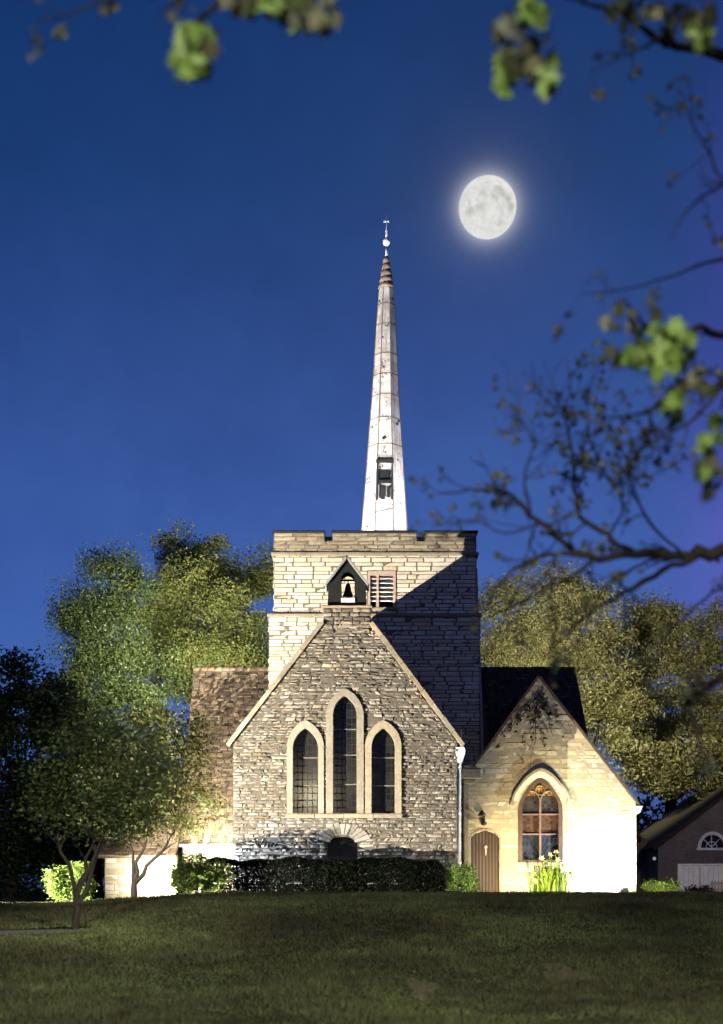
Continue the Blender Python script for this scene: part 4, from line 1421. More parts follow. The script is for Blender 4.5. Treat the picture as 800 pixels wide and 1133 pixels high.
# distant wood behind everything
V_, Q_, T_ = [], [], []
P = []
for k in range(300):
    x = rnd.uniform(-70, 70)
    y = rnd.uniform(96, 112)
    h = rnd.uniform(5.0, 10.5)
    P.append((x, y, h * 0.5, 3.2, 2.5, h * 0.5))
pp, tt = crown_points(P, 42000, 0.9, 0.5, 40)
V, Q, T = leaf_arrays(pp, 0.55, T=tt)
tag(fast_mesh('distant_trees', V, Q, T, M['leaf_dark']), 'dark belt of trees far behind the church', 'trees', kind='stuff')

# foreground tree reaching into the picture from the right
near = thing('overhanging_tree', 'near bare branched tree whose blurred leafy twigs reach in from the right', 'tree', (4.3, 9.6, -1.6))
trk = MB()
trk.tube([(4.3, 9.6, -1.8), (4.25, 9.6, -1.0), (4.2, 9.55, 1.0), (4.25, 9.5, 2.6), (4.1, 9.3, 4.5), (4.0, 9.0, 6.6)], [0.36, 0.27, 0.23, 0.21, 0.18, 0.13], 12)
trk.build('trunk', M['dark_bark'], near)
NB = MB()
twig_ends = []
def branch(pts, w0, w1, Y0, Y1, twigs=5, tl=0.35):
    n_ = len(pts)
    P3, rad = [], []
    for i, q in enumerate(pts):
        t = i / (n_ - 1)
        Yd = Y0 + (Y1 - Y0) * t
        P3.append(at(q[0], q[1], Yd))
        rad.append((w0 + (w1 - w0) * t) * 0.5 * Yd / F)
    # resample with a little crookedness
    pts2, r2 = [], []
    for i in range(n_ - 1):
        for k in range(4):
            t = k / 4
            p0 = P3[max(i - 1, 0)]; p1 = P3[i]; p2 = P3[i + 1]; p3 = P3[min(i + 2, n_ - 1)]
            q = 0.5 * ((2 * p1) + (p2 - p0) * t + (2 * p0 - 5 * p1 + 4 * p2 - p3) * t * t + (3 * p1 - p0 - 3 * p2 + p3) * t ** 3)
            a = rad[i] + (rad[i + 1] - rad[i]) * t
            q += Vector((rnd.gauss(0, 1), rnd.gauss(0, 1), rnd.gauss(0, 1))) * min(0.012, a * 0.5)
            pts2.append(q); r2.append(a * rnd.uniform(0.85, 1.15))
    pts2.append(P3[-1]); r2.append(rad[-1])
    NB.tube(pts2, r2, 7)
    for _ in range(twigs):
        i = rnd.randint(len(pts2) // 4, len(pts2) - 1)
        d = (pts2[i] - pts2[i - 1]).normalized()
        d = (d + Vector((rnd.gauss(0, .7), rnd.gauss(0, .5), rnd.gauss(0, .7)))).normalized()
        L = tl * rnd.uniform(0.4, 1.2)
        q = [pts2[i]]
        for k in range(4):
            q.append(q[-1] + (d + Vector((rnd.gauss(0, .3), rnd.gauss(0, .3), rnd.gauss(-.05, .3)))).normalized() * L / 4)
        ra = min(r2[i] * 0.6, 0.009)
        NB.tube(q, [ra, ra * .8, ra * .65, ra * .5, ra * .35], 5)
        twig_ends.extend(q[2:])
        for _k in range(2):
            j = rnd.randint(1, 3)
            e = q[j] + (d + Vector((rnd.gauss(0, .8), rnd.gauss(0, .6), rnd.gauss(0, .8)))).normalized() * L * 0.45
            w_ = wobble(q[j], e, 3, 0.1)
            NB.tube(w_, [ra * .55, ra * .5, ra * .4, ra * .25], 4)
            twig_ends.extend(w_[2:])
    return P3

branch([(1068, 560), (930, 585), (830, 598), (774, 614), (736, 613), (698, 610), (655, 618), (621, 598), (587, 568), (566, 549), (532, 542), (485, 546)], 17, 1.6, 9.5, 9.0, 18, 0.4)
branch([(698, 610), (672, 593), (643, 572), (634, 530), (630, 491), (623, 449)], 7, 2, 9.25, 9.5, 18, 0.5)
branch([(655, 618), (617, 612), (575, 627), (553, 648), (534, 675)], 6, 1.6, 9.2, 9.0, 5, 0.3)
branch([(770, 614), (732, 631), (690, 657), (655, 674), (630, 701), (607, 718)], 8, 1.8, 9.3, 9.6, 6, 0.3)
branch([(655, 620), (630, 640), (609, 648), (570, 670), (540, 681)], 5, 1.6, 9.2, 9.4, 5, 0.3)
branch([(612, 640), (609, 666), (615, 695), (608, 725)], 4, 1.5, 9.2, 9.2, 4, 0.25)
branch([(590, 660), (575, 674), (571, 704), (577, 728)], 3, 1.3, 9.3, 9.3, 3, 0.2)
branch([(755, 612), (720, 580), (700, 540), (690, 500), (672, 470)], 4, 1.2, 9.3, 8.6, 16, 0.45)
branch([(672, 593), (690, 560), (668, 520), (650, 470), (655, 420)], 3, 1.0, 9.3, 8.6, 16, 0.45)
branch([(621, 598), (600, 580), (560, 590), (520, 575), (495, 585)], 3, 1.0, 9.1, 8.9, 10, 0.3)
branch([(736, 613), (700, 630), (668, 650), (650, 690), (640, 720)], 4, 1.2, 9.3, 9.6, 10, 0.3)
branch([(800, 427), (760, 470), (720, 490), (690, 520)], 4, 1.2, 8.2, 8.4, 14, 0.4)
branch([(1060, 60), (900, 170), (800, 205), (762, 232), (742, 265)], 6, 1.0, 9.3, 7.0, 5, 0.3)
branch([(1060, 180), (900, 270), (800, 285), (750, 302), (700, 318), (645, 325)], 6, 0.9, 9.4, 7.2, 6, 0.3)
branch([(800, 205), (785, 170), (768, 140), (760, 118)], 3, 1.0, 8.0, 7.8, 8, 0.3)
branch([(940, 690), (850, 640), (800, 650), (760, 680), (740, 700)], 5, 1.2, 9.5, 9.3, 8, 0.3)
branch([(587, 568), (580, 530), (590, 490), (575, 462)], 3, 1.3, 9.1, 8.8, 14, 0.45)
branch([(1066, 330), (940, 380), (860, 410), (800, 427), (770, 427), (732, 445), (706, 459), (672, 462)], 15, 2, 9.4, 7.6, 14, 0.4)
branch([(1062, 280), (930, 330), (860, 350), (800, 368), (774, 364), (735, 372), (705, 350), (690, 330)], 14, 2, 9.4, 7.0, 7, 0.3)
branch([(1062, 600), (940, 690), (860, 725), (800, 749), (769, 770), (759, 783), (765, 797), (775, 821), (788, 849)], 14, 2.5, 9.6, 9.0, 5, 0.25)
branch([(775, 821), (772, 838), (774, 853)], 3, 1.5, 9.1, 9.0, 2, 0.2)
branch([(800, 749), (780, 757), (770, 752)], 4, 1.5, 9.1, 9.0, 2, 0.2)
branch([(1055, -120), (960, -30), (880, 30), (800, 60), (740, 47), (725, 42), (695, 19), (657, 4), (620, -6)], 16, 3, 9.0, 6.6, 6, 0.22)
branch([(727, 43), (700, 58), (687, 62), (654, 79)], 4, 1.5, 6.8, 6.6, 4, 0.2)
branch([(1050, -300), (860, -190), (700, -120), (560, -70), (430, -35), (340, -12), (260, -5), (215, 28), (205, 50)], 18, 3, 8.6, 5.9, 6, 0.2)
branch([(620, -90), (600, -40), (588, 10), (580, 45), (575, 70)], 6, 2, 7.0, 6.0, 4, 0.15)
branch([(340, -30), (180, -20), (90, 10), (40, 25)], 5, 1.5, 6.0, 6.4, 7, 0.3)
NB.build('branches', M['near_bark'], near)

def near_leaves(name, spots, mat, size):
    P = []
    for (px, py, rx, ry, Y, n_) in spots:
        for _ in range(int(n_ * 1.6)):
            a, q = rnd.uniform(0, 2 * math.pi), rnd.uniform(0, 1) ** 0.6
            P.append(at(px + rx * q * math.cos(a), py + ry * q * math.sin(a), Y + rnd.gauss(0, 0.12)))
    P = np.array([tuple(p) for p in P])
    # lobed leaves: five-pointed outline in two halves
    n_ = len(P)
    d = nrng.normal(size=(n_, 3)); d[:, 2] -= 0.9
    d /= np.linalg.norm(d, axis=1, keepdims=True)
    u = nrng.normal(size=(n_, 3)); u[:, 1] -= 0.6
    s_ = np.cross(d, u); s_ /= np.linalg.norm(s_, axis=1, keepdims=True)
    nn = np.cross(s_, d)
    L = size * nrng.uniform(0.65, 1.2, n_)
    outl = [(0, -0.5), (0.12, -0.3), (0.42, -0.32), (0.30, -0.08), (0.50, 0.12), (0.22, 0.14), (0.0, 0.55), (-0.22, 0.14), (-0.50, 0.12), (-0.30, -0.08), (-0.42, -0.32), (-0.12, -0.3)]
    V = np.empty((n_, 12, 3))
    for k, (a, b) in enumerate(outl):
        V[:, k] = P + s_ * (a * L)[:, None] + d * (b * L)[:, None] + nn * (abs(a) * 0.25 * L)[:, None]
    base = (np.arange(n_) * 12)[:, None]
    Q = np.concatenate([base + np.array(q)[None, :] for q in ((0, 1, 3, 6), (1, 2, 3, 3), (3, 4, 5, 6), (0, 6, 9, 11), (11, 9, 10, 10), (6, 7, 8, 9))])
    quads = Q[Q[:, 2] != Q[:, 3]]
    tris = Q[Q[:, 2] == Q[:, 3]]
    q2 = np.concatenate([quads[:, [0, 1, 2]], quads[:, [0, 2, 3]], tris[:, :3]])
    fast_mesh(name, V.reshape(-1, 3), q2, np.repeat(nrng.uniform(0, 1, n_), 12), M[mat], near)

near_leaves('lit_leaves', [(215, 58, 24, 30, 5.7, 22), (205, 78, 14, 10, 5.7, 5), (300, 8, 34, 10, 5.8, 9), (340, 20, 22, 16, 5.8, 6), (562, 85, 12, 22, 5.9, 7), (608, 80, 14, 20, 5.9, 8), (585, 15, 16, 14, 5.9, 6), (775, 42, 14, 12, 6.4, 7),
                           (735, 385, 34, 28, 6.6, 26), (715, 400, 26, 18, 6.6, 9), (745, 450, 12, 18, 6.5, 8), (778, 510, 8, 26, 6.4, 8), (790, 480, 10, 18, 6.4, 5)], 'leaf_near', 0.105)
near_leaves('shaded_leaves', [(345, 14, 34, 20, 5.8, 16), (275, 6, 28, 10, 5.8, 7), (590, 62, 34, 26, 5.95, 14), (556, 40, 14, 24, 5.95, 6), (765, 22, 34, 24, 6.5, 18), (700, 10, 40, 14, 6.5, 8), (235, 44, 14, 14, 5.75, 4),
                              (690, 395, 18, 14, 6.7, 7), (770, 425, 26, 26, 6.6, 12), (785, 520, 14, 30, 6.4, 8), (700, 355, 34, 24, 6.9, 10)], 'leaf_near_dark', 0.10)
sp = []
for q in twig_ends:
    if rnd.random() < 0.5:
        py = HY - q.z * F / q.y
        px = CX + q.x * F / q.y
        sp.append((px, py, 6, 6, q.y, rnd.randint(1, 2)))
for k in range(14):
    sp.append((rnd.gauss(690, 80), rnd.gauss(480, 70), 6, 6, rnd.uniform(6.5, 9), 1))
near_leaves('twig_leaves', sp, 'leaf_near_dark', 0.045)

# ------------------------------------------------------------------ house, fence and lamp on the right
YH = 62.0
hs = thing('brick_house', 'dark brick house with half round attic window at the right edge', 'house', (17, YH, -0.2))
hp = pz([(728, 1000), (905, 1000), (905, 936), (816, 868), (728, 936)], YH)
ocx, ocz = xz(788, 938, YH)
half = [(ocx + 0.55 * math.cos(t), ocz + 0.62 * math.sin(t)) for t in np.linspace(0, math.pi, 15)]
MB().prism(hp, [half], YH, YH + 0.35).build('front_wall', M['brick'], hs)
hw_ = MB()
hw_.box((hp[0][0], YH + 0.36, -0.5), (hp[0][0] + 0.3, YH + 9, hp[4][1]))
hw_.box((xz(704, 0, YH)[0], YH + 2.5, -0.5), (hp[0][0] - 0.01, YH + 2.8, xz(0, 925, YH)[1]))
hw_.build('side_wall', M['brick'], hs)
hr = MB()
(x0, z0), (x1, z1), (x2, z2) = hp[4], hp[3], hp[2]
hr.slab([(x0 - 0.3, YH - 0.3, z0 - 0.1), (x1, YH - 0.3, z1 + 0.12), (x1, YH + 9, z1 + 0.12), (x0 - 0.3, YH + 9, z0 - 0.1)], 0.15)
hr.slab([(x1, YH - 0.3, z1 + 0.12), (x2 + 0.3, YH - 0.3, z2 - 0.1), (x2 + 0.3, YH + 9, z2 - 0.1), (x1, YH + 9, z1 + 0.12)], 0.15)
wx0 = xz(700, 0, YH)[0]
hr.slab([(wx0, YH + 2.2, xz(0, 926, YH)[1]), (x0 - 0.31, YH + 2.2, xz(0, 926, YH)[1]), (x0 - 0.31, YH + 6, xz(0, 886, YH)[1]), (wx0, YH + 6, xz(0, 886, YH)[1])], 0.15)
hr.build('roof', M['slate'], hs)
aw_ = MB()
for k in range(14):
    o2 = [(ocx + 0.70 * math.cos(t), ocz + 0.77 * math.sin(t)) for t in np.linspace(0, math.pi, 15)]
    aw_.prism([half[k], half[k + 1], o2[k + 1], o2[k]], [], YH - 0.07, YH + 0.1)
aw_.box((ocx - 0.75, YH - 0.08, ocz - 0.12), (ocx + 0.75, YH + 0.1, ocz - 0.005))
awn = aw_.build('attic_window', M['white_paint'], hs)
gb = MB()
for t in (math.pi / 4, math.pi / 2, 3 * math.pi / 4):
    gb.tube([(ocx, YH + 0.12, ocz + 0.02), (ocx + 0.56 * math.cos(t), YH + 0.12, ocz + 0.62 * math.sin(t))], 0.025, 6)
gb.tube([(ocx + 0.26 * math.cos(t), YH + 0.12, ocz + 0.3 * math.sin(t)) for t in np.linspace(0, math.pi, 9)], 0.022, 6)
gb.build('glazing_bar', M['white_paint'], awn)
MB().prism([(ocx + 0.58 * math.cos(t), ocz - 0.02 + 0.65 * math.sin(t)) for t in np.linspace(0, math.pi, 15)], [], YH + 0.16, YH + 0.19).build('pane', M['glass'], awn)

YW = 57.0
fw = thing('board_fence', 'pale vertical board fence standing before the brick house', 'fence', (at(780, 0, YW).x, YW, -0.2))
bd, ps = MB(), MB()
fx0, fx1 = at(751, 0, YW).x, at(840, 0, YW).x
zt_, zb_ = xz(0, 957.5, YW)[1], -0.25
k = 0
x = fx0
while x < fx1:
    w = 0.22
    bd.box((x, YW, zb_), (x + w - 0.015, YW + 0.03, zt_ - rnd.uniform(0, 0.015)), rnd.random())
    x += w
bd.build('boards', M['white_paint'], fw)
MB().box((fx0 - 0.05, YW - 0.05, zt_ + 0.003), (fx1, YW + 0.08, zt_ + 0.07)).build('top_rail', M['white_paint'], fw)
for px in (751, 776, 801, 826):
    xx_ = at(px, 0, YW).x
    MB().box((xx_ - 0.06, YW - 0.09, zb_), (xx_ + 0.06, YW - 0.003, zt_)).build('post', M['white_paint'], fw)
# small picket gate
YG = 54.0
gt_ = thing('picket_gate', 'small weathered picket gate in front of the pale board fence', 'gate', (at(797, 0, YG).x, YG, -0.2))
gg = MB()
gx0 = at(787, 0, YG).x
for k in range(8):
    gg.prism([(gx0 + k * 0.13, -0.25), (gx0 + k * 0.13 + 0.075, -0.25), (gx0 + k * 0.13 + 0.075, 0.34), (gx0 + k * 0.13 + 0.037, 0.42), (gx0 + k * 0.13, 0.34)], [], YG, YG + 0.025)
gg.build('pickets', M['pink_frame'], gt_)
MB().box((gx0 - 0.02, YG + 0.028, 0.0), (gx0 + 1.05, YG + 0.06, 0.07)).box((gx0 - 0.02, YG + 0.028, 0.24), (gx0 + 1.05, YG + 0.06, 0.31)).build('rails', M['pink_frame'], gt_)
# little globe lamp on a post
gl = at(724, 950, 56)
lp = thing('garden_lamp', 'small dim globe lamp on a thin black post before the brick house', 'lamp', (gl.x, 56, -0.2))
MB().tube([(gl.x, 56, -0.4), (gl.x, 56, gl.z - 0.06)], [0.04, 0.03], 8).build('post', M['black_iron'], lp)
m = NT('globe_glass')
em = m.n('ShaderNodeEmission')
em.inputs['Color'].default_value = (0.75, 0.8, 0.9, 1)
em.inputs['Strength'].default_value = 0.35
m.l(em.outputs[0], m.out.inputs[0])
MB().lathe([(0.02, gl.z - 0.07)] + [(0.075 * math.sin(t * math.pi / 8), gl.z - 0.075 * math.cos(t * math.pi / 8)) for t in range(1, 8)] + [(0.01, gl.z + 0.075)], gl.x, 56, 12).build('globe', m.m, lp)

# ------------------------------------------------------------------ floodlight at the foot of the right-hand gable
def floodlight(name, label, pos, aim, parts=True):
    p_ = Vector(pos)
    root = thing(name, label, 'floodlight', (p_.x, p_.y, float(gz(p_.x, p_.y))))
    hd = MB()
    hd.box((p_.x - 0.13, p_.y - 0.08, p_.z - 0.09), (p_.x + 0.13, p_.y + 0.06, p_.z + 0.09), 0.5, 0.02)
    hd.build('lamp_housing', M['black_iron'], root)
    br_ = MB()
    for sx in (-1, 1):
        br_.box((p_.x + sx * 0.135, p_.y - 0.03, float(gz(p_.x, p_.y))), (p_.x + sx * 0.155, p_.y + 0.01, p_.z + 0.02))
    br_.box((p_.x - 0.155, p_.y - 0.04, float(gz(p_.x, p_.y)) - 0.02), (p_.x + 0.155, p_.y + 0.02, float(gz(p_.x, p_.y)) + 0.03))
    br_.build('bracket', M['black_iron'], root)
    return root

def spot(name, loc, aim, energy, color, size=60, blend=0.5, radius=0.06):
    ld = bpy.data.lights.new(name, 'SPOT')
    ld.energy = energy
    ld.color = color
    ld.spot_size = R(size)
    ld.spot_blend = blend
    ld.shadow_soft_size = radius
    o = bpy.data.objects.new(name, ld)
    o.location = loc
    o.rotation_euler = (Vector(aim) - Vector(loc)).to_track_quat('-Z', 'Y').to_euler()
    return link(o)

floodlight('floodlight', 'small black floodlight on the ground at the foot of the cream gable', (xz(691, 0, 46.2)[0], 46.2, 0.0), (5, 47, 3))

WARM = (1.0, 0.86, 0.66)
NEUT = (1.0, 0.93, 0.82)
# main flood far left on the lawn
spot('flood_beam_main', (-15.2, 36.0, -0.26), (0.2, 46.5, 7.0), 82000, NEUT, 72, 0.4, 0.05)
spot('plinth_fill', (-6.7, 44.2, 0.35), (-2.2, 45, 1.0), 8500, (0.66, 0.78, 1.0), 46, 0.6, 0.1)  # added cool fill for the bluish band at the gable foot, no lamp there
# lamps at the foot of the right-hand gable
spot('flood_beam_gable', (9.15, 45.9, 0.16), (8.2, 47.2, 1.8), 2600, (0.82, 0.92, 1.0), 176, 0.6, 0.05)
spot('flood_beam_window', (5.6, 44.0, 0.05), (6.4, 47.0, 0.9), 1750, (1.0, 0.80, 0.46), 98, 0.55, 0.05)
spot('peak_fill', (7.7, 45.2, 0.05), (6.3, 47.0, 6.3), 1500, (1.0, 0.83, 0.50), 46, 0.9, 0.04)  # unseen lamp added to brighten the gable peak
# bright wall behind the small tree
spot('flood_beam_wall', (-7.2, 48.3, -0.1), (-7.0, 51, 0.8), 2600, NEUT, 140, 0.7, 0.05)
spot('roof_fill', (-5.0, 45.9, 0.1), (-5.4, 54.5, 8.2), 10000, NEUT, 74, 0.8, 0.05)  # added fill: the small tree's crown blocks the main flood from this roof
spot('round_bush_fill', (5.0, 42.4, 0.05), (3.4, 43.6, 0.5), 520, (1, 0.95, 0.78), 90, 0.8, 0.05)  # added to light the round bush, which the window lamp misses
spot('low_bush_fill', (10.2, 44.3, 0.05), (10.5, 46, 0.3), 420, (1, 0.92, 0.6), 100, 0.8, 0.05)  # unseen fill added in front of the low bush
# left bush
spot('tall_bush_fill', (-7.6, 40.3, -0.25), (-5.4, 42.4, 0.5), 420, (1, 0.92, 0.66), 90, 0.8, 0.05)  # added because the garden bush shades the tall bush from the main flood
spot('garden_bush_fill', (-10.4, 38.7, -0.35), (-9.0, 40.5, 0.2), 330, (1, 0.9, 0.6), 120, 0.8, 0.05)  # unseen lamp added to light the garden bush from the front
# spire from the tower roof
spot('flood_beam_spire', (-1.6, 50.4, zp + 0.4), (1.0, SY, 18.5), 3300, (1.0, 0.97, 0.95), 80, 0.6, 0.05)
spot('spire_fill', (3.6, 50.6, zp + 0.4), (1.0, SY, 19.0), 2600, (1.0, 0.97, 0.95), 85, 0.9, 0.05)  # second lamp added to lift the tip and right-hand face of the spire
# right edge of the tower
spot('flood_beam_tower_edge', (5.55, 49.56, 5.4), (4.85, 50.4, 9.5), 420, NEUT, 50, 0.6, 0.05)
# trees behind
spot('flood_beam_trees_left', (-6.6, 56.4, 10.0), (-9.6, 72, 13.5), 50000, (1.0, 0.94, 0.72), 98, 1.0, 0.5)
spot('flood_beam_trees_right', (7.4, 55.8, 10.0), (14.8, 72, 12.5), 60000, (1.0, 0.92, 0.68), 88, 0.9, 0.5)
# street lamp behind the photographer
spot('street_lamp_light', (-4.0, -15.0, 7.5), (0.0, 14.0, -9.5), 62000, (1.0, 0.95, 0.80), 52, 0.35, 0.9)
ld = bpy.data.lights.new('warm_fill', 'POINT')  # added warm fill for the shaded stone, stands for no actual lamp
ld.energy = 3000
ld.color = (1.0, 0.84, 0.52)
ld.shadow_soft_size = 0.15
o = bpy.data.objects.new('warm_fill', ld)
o.location = (-4.0, -15.0, 7.6)
link(o)
spot('left_tree_fill', (7.0, 6.0, 7.0), (-11.5, 31.5, 2.5), 26000, (1.0, 0.93, 0.70), 36, 0.6, 0.3)  # unseen lamp added to brighten the trees at the left
spot('house_fill', (15.5, 50.0, 6.5), (17.0, 62.0, 1.0), 900, (1.0, 0.86, 0.70), 120, 0.8, 0.12)  # unseen warm lamp added to lift the house and fence

# ------------------------------------------------------------------ moon
MD = 3000.0
mc = at(539.5, 229.5, MD)
mr = 31.6 * MD / F
m = NT('moon_surface')
oc = m.n('ShaderNodeTexCoord').outputs['Object']
n1 = m.noise(0.022, 6, 0.6, oc)
n2 = m.noise(0.09, 6, 0.7, oc)
n3 = m.n('ShaderNodeTexNoise'); n3.inputs['Scale'].default_value = 0.03; n3.inputs['Detail'].default_value = 5
m.l(oc, n3.inputs['Vector'])
wv = m.n('ShaderNodeVectorMath'); wv.operation = 'MULTIPLY_ADD'
m.l(n3.outputs['Color'], wv.inputs[0]); wv.inputs[1].default_value = (mr * 0.62,) * 3; wv.inputs[2].default_value = (-mr * 0.31,) * 3
wp = m.n('ShaderNodeVectorMath'); wp.operation = 'ADD'
m.l(oc, wp.inputs[0]); m.l(wv.outputs[0], wp.inputs[1])
mf = (-mc).normalized()
mrt = Vector((1, 0, 0)); mrt = (mrt - mf * mrt.dot(mf)).normalized()
mup = mrt.cross(-mf) if (mrt.cross(-mf)).z > 0 else -(mrt.cross(-mf))
dark = None
# the seas: across, up, size
for (qa, qb, qr, qs) in ((0.42, 0.52, 0.27, 1.0), (0.68, 0.30, 0.26, 1.0), (0.80, -0.02, 0.24, 0.95), (0.22, 0.30, 0.20, 0.6), (0.82, 0.42, 0.12, 0.9), (-0.30, -0.02, 0.30, 0.65), (-0.62, -0.12, 0.26, 0.8), (-0.70, 0.18, 0.16, 0.6), (-0.25, 0.45, 0.22, 0.4), (0.50, -0.45, 0.18, 0.5), (-0.10, -0.22, 0.16, 0.35)):
    ctr = (mrt * qa + mup * qb + mf * math.sqrt(max(0, 1 - qa * qa - qb * qb))) * mr
    ds = m.n('ShaderNodeVectorMath'); ds.operation = 'DISTANCE'
    m.l(wp.outputs[0], ds.inputs[0]); ds.inputs[1].default_value = ctr
    mrn = m.n('ShaderNodeMapRange'); mrn.interpolation_type = 'SMOOTHSTEP'
    mrn.inputs['From Min'].default_value = qr * mr * 0.15
    mrn.inputs['From Max'].default_value = qr * mr * 1.15
    mrn.inputs['To Min'].default_value = qs
    mrn.inputs['To Max'].default_value = 0.0
    m.l(ds.outputs['Value'], mrn.inputs['Value'])
    dark = mrn.outputs[0] if dark is None else m.math('MAXIMUM', dark, mrn.outputs[0])
c = m.mix(dark, (0.93, 0.925, 0.90), (0.60, 0.60, 0.58))
c = m.mix(0.55, c, m.ramp(n1, [(0.35, (0.82, 0.82, 0.82)), (0.65, (1.08, 1.08, 1.08))]), 'MULTIPLY')
c = m.mix(0.45, c, m.ramp(n2, [(0.3, (0.72, 0.72, 0.72)), (0.7, (1.12, 1.12, 1.12))]), 'MULTIPLY')
em = m.n('ShaderNodeEmission')
em.inputs['Strength'].default_value = 0.85
m.l(c, em.inputs['Color'])
m.l(em.outputs[0], m.out.inputs[0])
mn = MB()
K = 40
prof_m = [(0.01, -mr)] + [(mr * math.sin(math.pi * t / K), -mr * math.cos(math.pi * t / K)) for t in range(1, K)] + [(0.01, mr)]
mn.lathe(prof_m, 0, 0, 64)
mo = mn.build('moon', m.m)
mo.location = mc
tag(mo, 'full pale moon with grey patches high in the blue night sky', 'moon')

# ------------------------------------------------------------------ sky
w = bpy.data.worlds.new('World')
scene.world = w
w.use_nodes = True
nt = w.node_tree
nt.nodes.clear()
def wn(kind):
    return nt.nodes.new(kind)
def wm(op, a, b=0.0):
    nd = wn('ShaderNodeMath'); nd.operation = op
    for i, v in enumerate((a, b)):
        if isinstance(v, (int, float)): nd.inputs[i].default_value = v
        else: nt.links.new(v, nd.inputs[i])
    return nd.outputs[0]
out = wn('ShaderNodeOutputWorld')
bg = wn('ShaderNodeBackground')
tc = wn('ShaderNodeTexCoord')
nrm = wn('ShaderNodeVectorMath'); nrm.operation = 'NORMALIZE'
nt.links.new(tc.outputs['Generated'], nrm.inputs[0])
sep = wn('ShaderNodeSeparateXYZ')
nt.links.new(nrm.outputs[0], sep.inputs[0])
def srgb(r, g, b):
    f = lambda c: (c / 255 / 12.92) if c / 255 <= 0.04045 else ((c / 255 + 0.055) / 1.055) ** 2.4
    return (f(r), f(g), f(b), 1)
def wramp(fac, stops):
    nd = wn('ShaderNodeValToRGB')
    e = nd.color_ramp.elements
    while len(e) < len(stops): e.new(0.5)
    for el, (p, c) in zip(e, stops):
        el.position = p; el.color = c
    nt.links.new(fac, nd.inputs[0])
    return nd.outputs[0]
SKY = [(0.0, srgb(44, 64, 104)), (0.10, srgb(66, 102, 172)), (0.20, srgb(58, 92, 164)), (0.30, srgb(48, 80, 148)), (0.40, srgb(34, 65, 126)), (0.48, srgb(19, 54, 108)), (0.58, srgb(10, 46, 98)), (1.0, srgb(8, 32, 70))]
grad = wramp(sep.outputs[2], SKY)
# violet cast towards the right
vio = wramp(sep.outputs[2], [(0.0, srgb(60, 60, 110)), (0.2, srgb(82, 82, 172)), (0.4, srgb(56, 56, 140)), (0.6, srgb(36, 40, 112)), (1.0, srgb(20, 25, 60))])
vf = wn('ShaderNodeMapRange')
vf.interpolation_type = 'SMOOTHSTEP'
vf.inputs['From Min'].default_value = 0.19
vf.inputs['From Max'].default_value = 0.285
vf.inputs['To Max'].default_value = 0.72
nt.links.new(sep.outputs[0], vf.inputs['Value'])
mx = wn('ShaderNodeMix'); mx.data_type = 'RGBA'
nt.links.new(vf.outputs[0], mx.inputs[0]); nt.links.new(grad, mx.inputs[6]); nt.links.new(vio, mx.inputs[7])
# soft unevenness of the air
no = wn('ShaderNodeTexNoise'); no.inputs['Scale'].default_value = 9; no.inputs['Detail'].default_value = 6; no.inputs['Roughness'].default_value = 0.6
nt.links.new(nrm.outputs[0], no.inputs['Vector'])
nr = wramp(no.outputs['Fac'], [(0.3, (0.82, 0.86, 0.90, 1)), (0.7, (1.18, 1.12, 1.08, 1))])
m2 = wn('ShaderNodeMix'); m2.data_type = 'RGBA'; m2.blend_type = 'MULTIPLY'; m2.inputs[0].default_value = 1
nt.links.new(mx.outputs[2], m2.inputs[6]); nt.links.new(nr, m2.inputs[7])
# aureole round the moon
md = mc.normalized()
dt = wn('ShaderNodeVectorMath'); dt.operation = 'DOT_PRODUCT'
nt.links.new(nrm.outputs[0], dt.inputs[0]); dt.inputs[1].default_value = md
ang = wm('ARCCOSINE', wm('MINIMUM', dt.outputs['Value'], 1.0))
ang = wm('DIVIDE', ang, 31.0 / F * math.cos(math.atan(755 / F)))       # in moon radii
glow = wm('MULTIPLY', wm('EXPONENT', wm('MULTIPLY', wm('SUBTRACT', ang, 1.0), -4.2)), 0.26)
g2 = wm('MULTIPLY', wm('EXPONENT', wm('MULTIPLY', wm('SUBTRACT', ang, 1.0), -0.9)), 0.035)
glow = wm('MINIMUM', wm('ADD', glow, g2), 0.5)
gc = wn('ShaderNodeMix'); gc.data_type = 'RGBA'; gc.blend_type = 'MULTIPLY'; gc.inputs[0].default_value = 1
nt.links.new(glow, gc.inputs[6]); gc.inputs[7].default_value = (1.0, 0.98, 0.92, 1)
ad = wn('ShaderNodeMix'); ad.data_type = 'RGBA'; ad.blend_type = 'ADD'; ad.inputs[0].default_value = 1
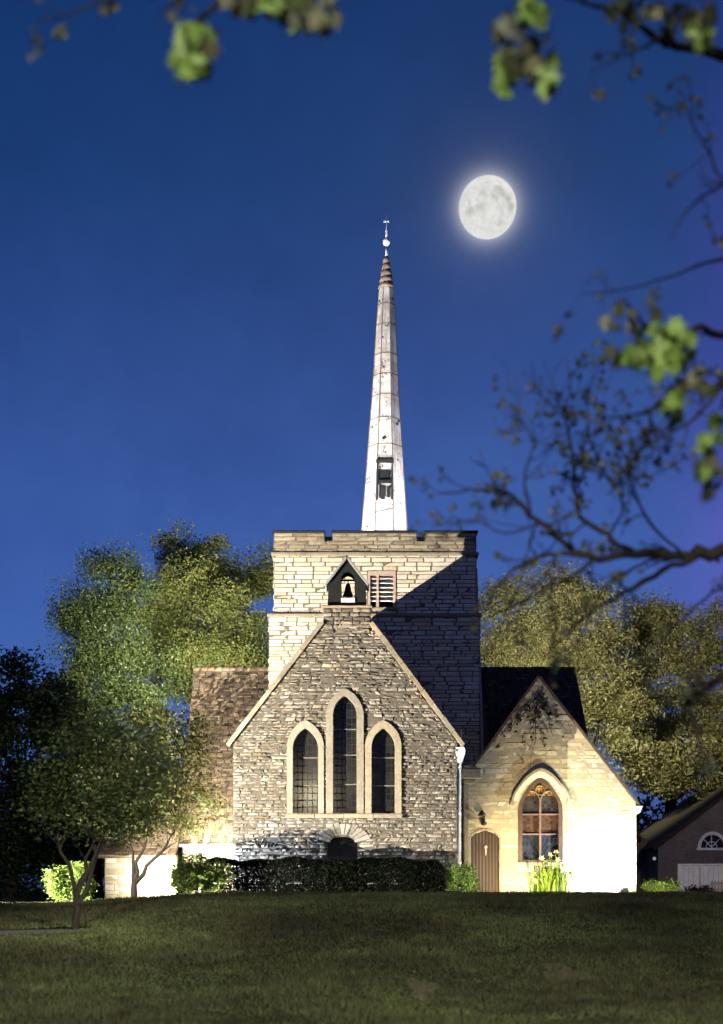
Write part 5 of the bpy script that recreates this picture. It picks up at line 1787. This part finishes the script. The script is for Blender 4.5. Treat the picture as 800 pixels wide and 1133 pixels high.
nt.links.new(m2.outputs[2], ad.inputs[6]); nt.links.new(gc.outputs[2], ad.inputs[7])
# a trace of scattered moonlight from the sky model
sky = wn('ShaderNodeTexSky'); sky.sky_type = 'NISHITA'; sky.sun_disc = False
el = math.asin(md.z)
sky.sun_elevation = el
sky.sun_rotation = math.atan2(md.x, md.y)
sk = wn('ShaderNodeMix'); sk.data_type = 'RGBA'; sk.blend_type = 'MULTIPLY'; sk.inputs[0].default_value = 1
nt.links.new(sky.outputs[0], sk.inputs[6]); sk.inputs[7].default_value = (0.0004, 0.0004, 0.0004, 1)
a2 = wn('ShaderNodeMix'); a2.data_type = 'RGBA'; a2.blend_type = 'ADD'; a2.inputs[0].default_value = 1
nt.links.new(ad.outputs[2], a2.inputs[6]); nt.links.new(sk.outputs[2], a2.inputs[7])
nt.links.new(a2.outputs[2], bg.inputs['Color'])
bg.inputs['Strength'].default_value = 1.14
nt.links.new(bg.outputs[0], out.inputs[0])

sl_ = bpy.data.lights.new('moonlight', 'SUN')
sl_.energy = 0.06
sl_.angle = R(0.5)
sl_.color = (0.85, 0.9, 1.0)
so_ = bpy.data.objects.new('moonlight', sl_)
so_.rotation_euler = (-md).to_track_quat('-Z', 'Y').to_euler()
link(so_)

# ------------------------------------------------------------------ camera
cd_ = bpy.data.cameras.new('camera')
cd_.sensor_fit = 'HORIZONTAL'
cd_.sensor_width = 36
cd_.lens = F / 800 * 36
cd_.shift_y = (HY - 566.5) / 800
cd_.clip_end = 8000
cd_.dof.use_dof = True
cd_.dof.focus_distance = 46
cd_.dof.aperture_fstop = 1.3
co = bpy.data.objects.new('camera', cd_)
co.rotation_euler = (R(90), 0, 0)
link(co)
scene.camera = co

vs_ = scene.view_settings
vs_.view_transform = 'Standard'
vs_.look = 'None'
vs_.exposure = 0
vs_.gamma = 1
scene.cycles.use_denoising = True
scene.cycles.max_bounces = 5
scene.cycles.diffuse_bounces = 3
scene.cycles.glossy_bounces = 2
scene.cycles.transmission_bounces = 3
scene.cycles.sample_clamp_indirect = 3.0
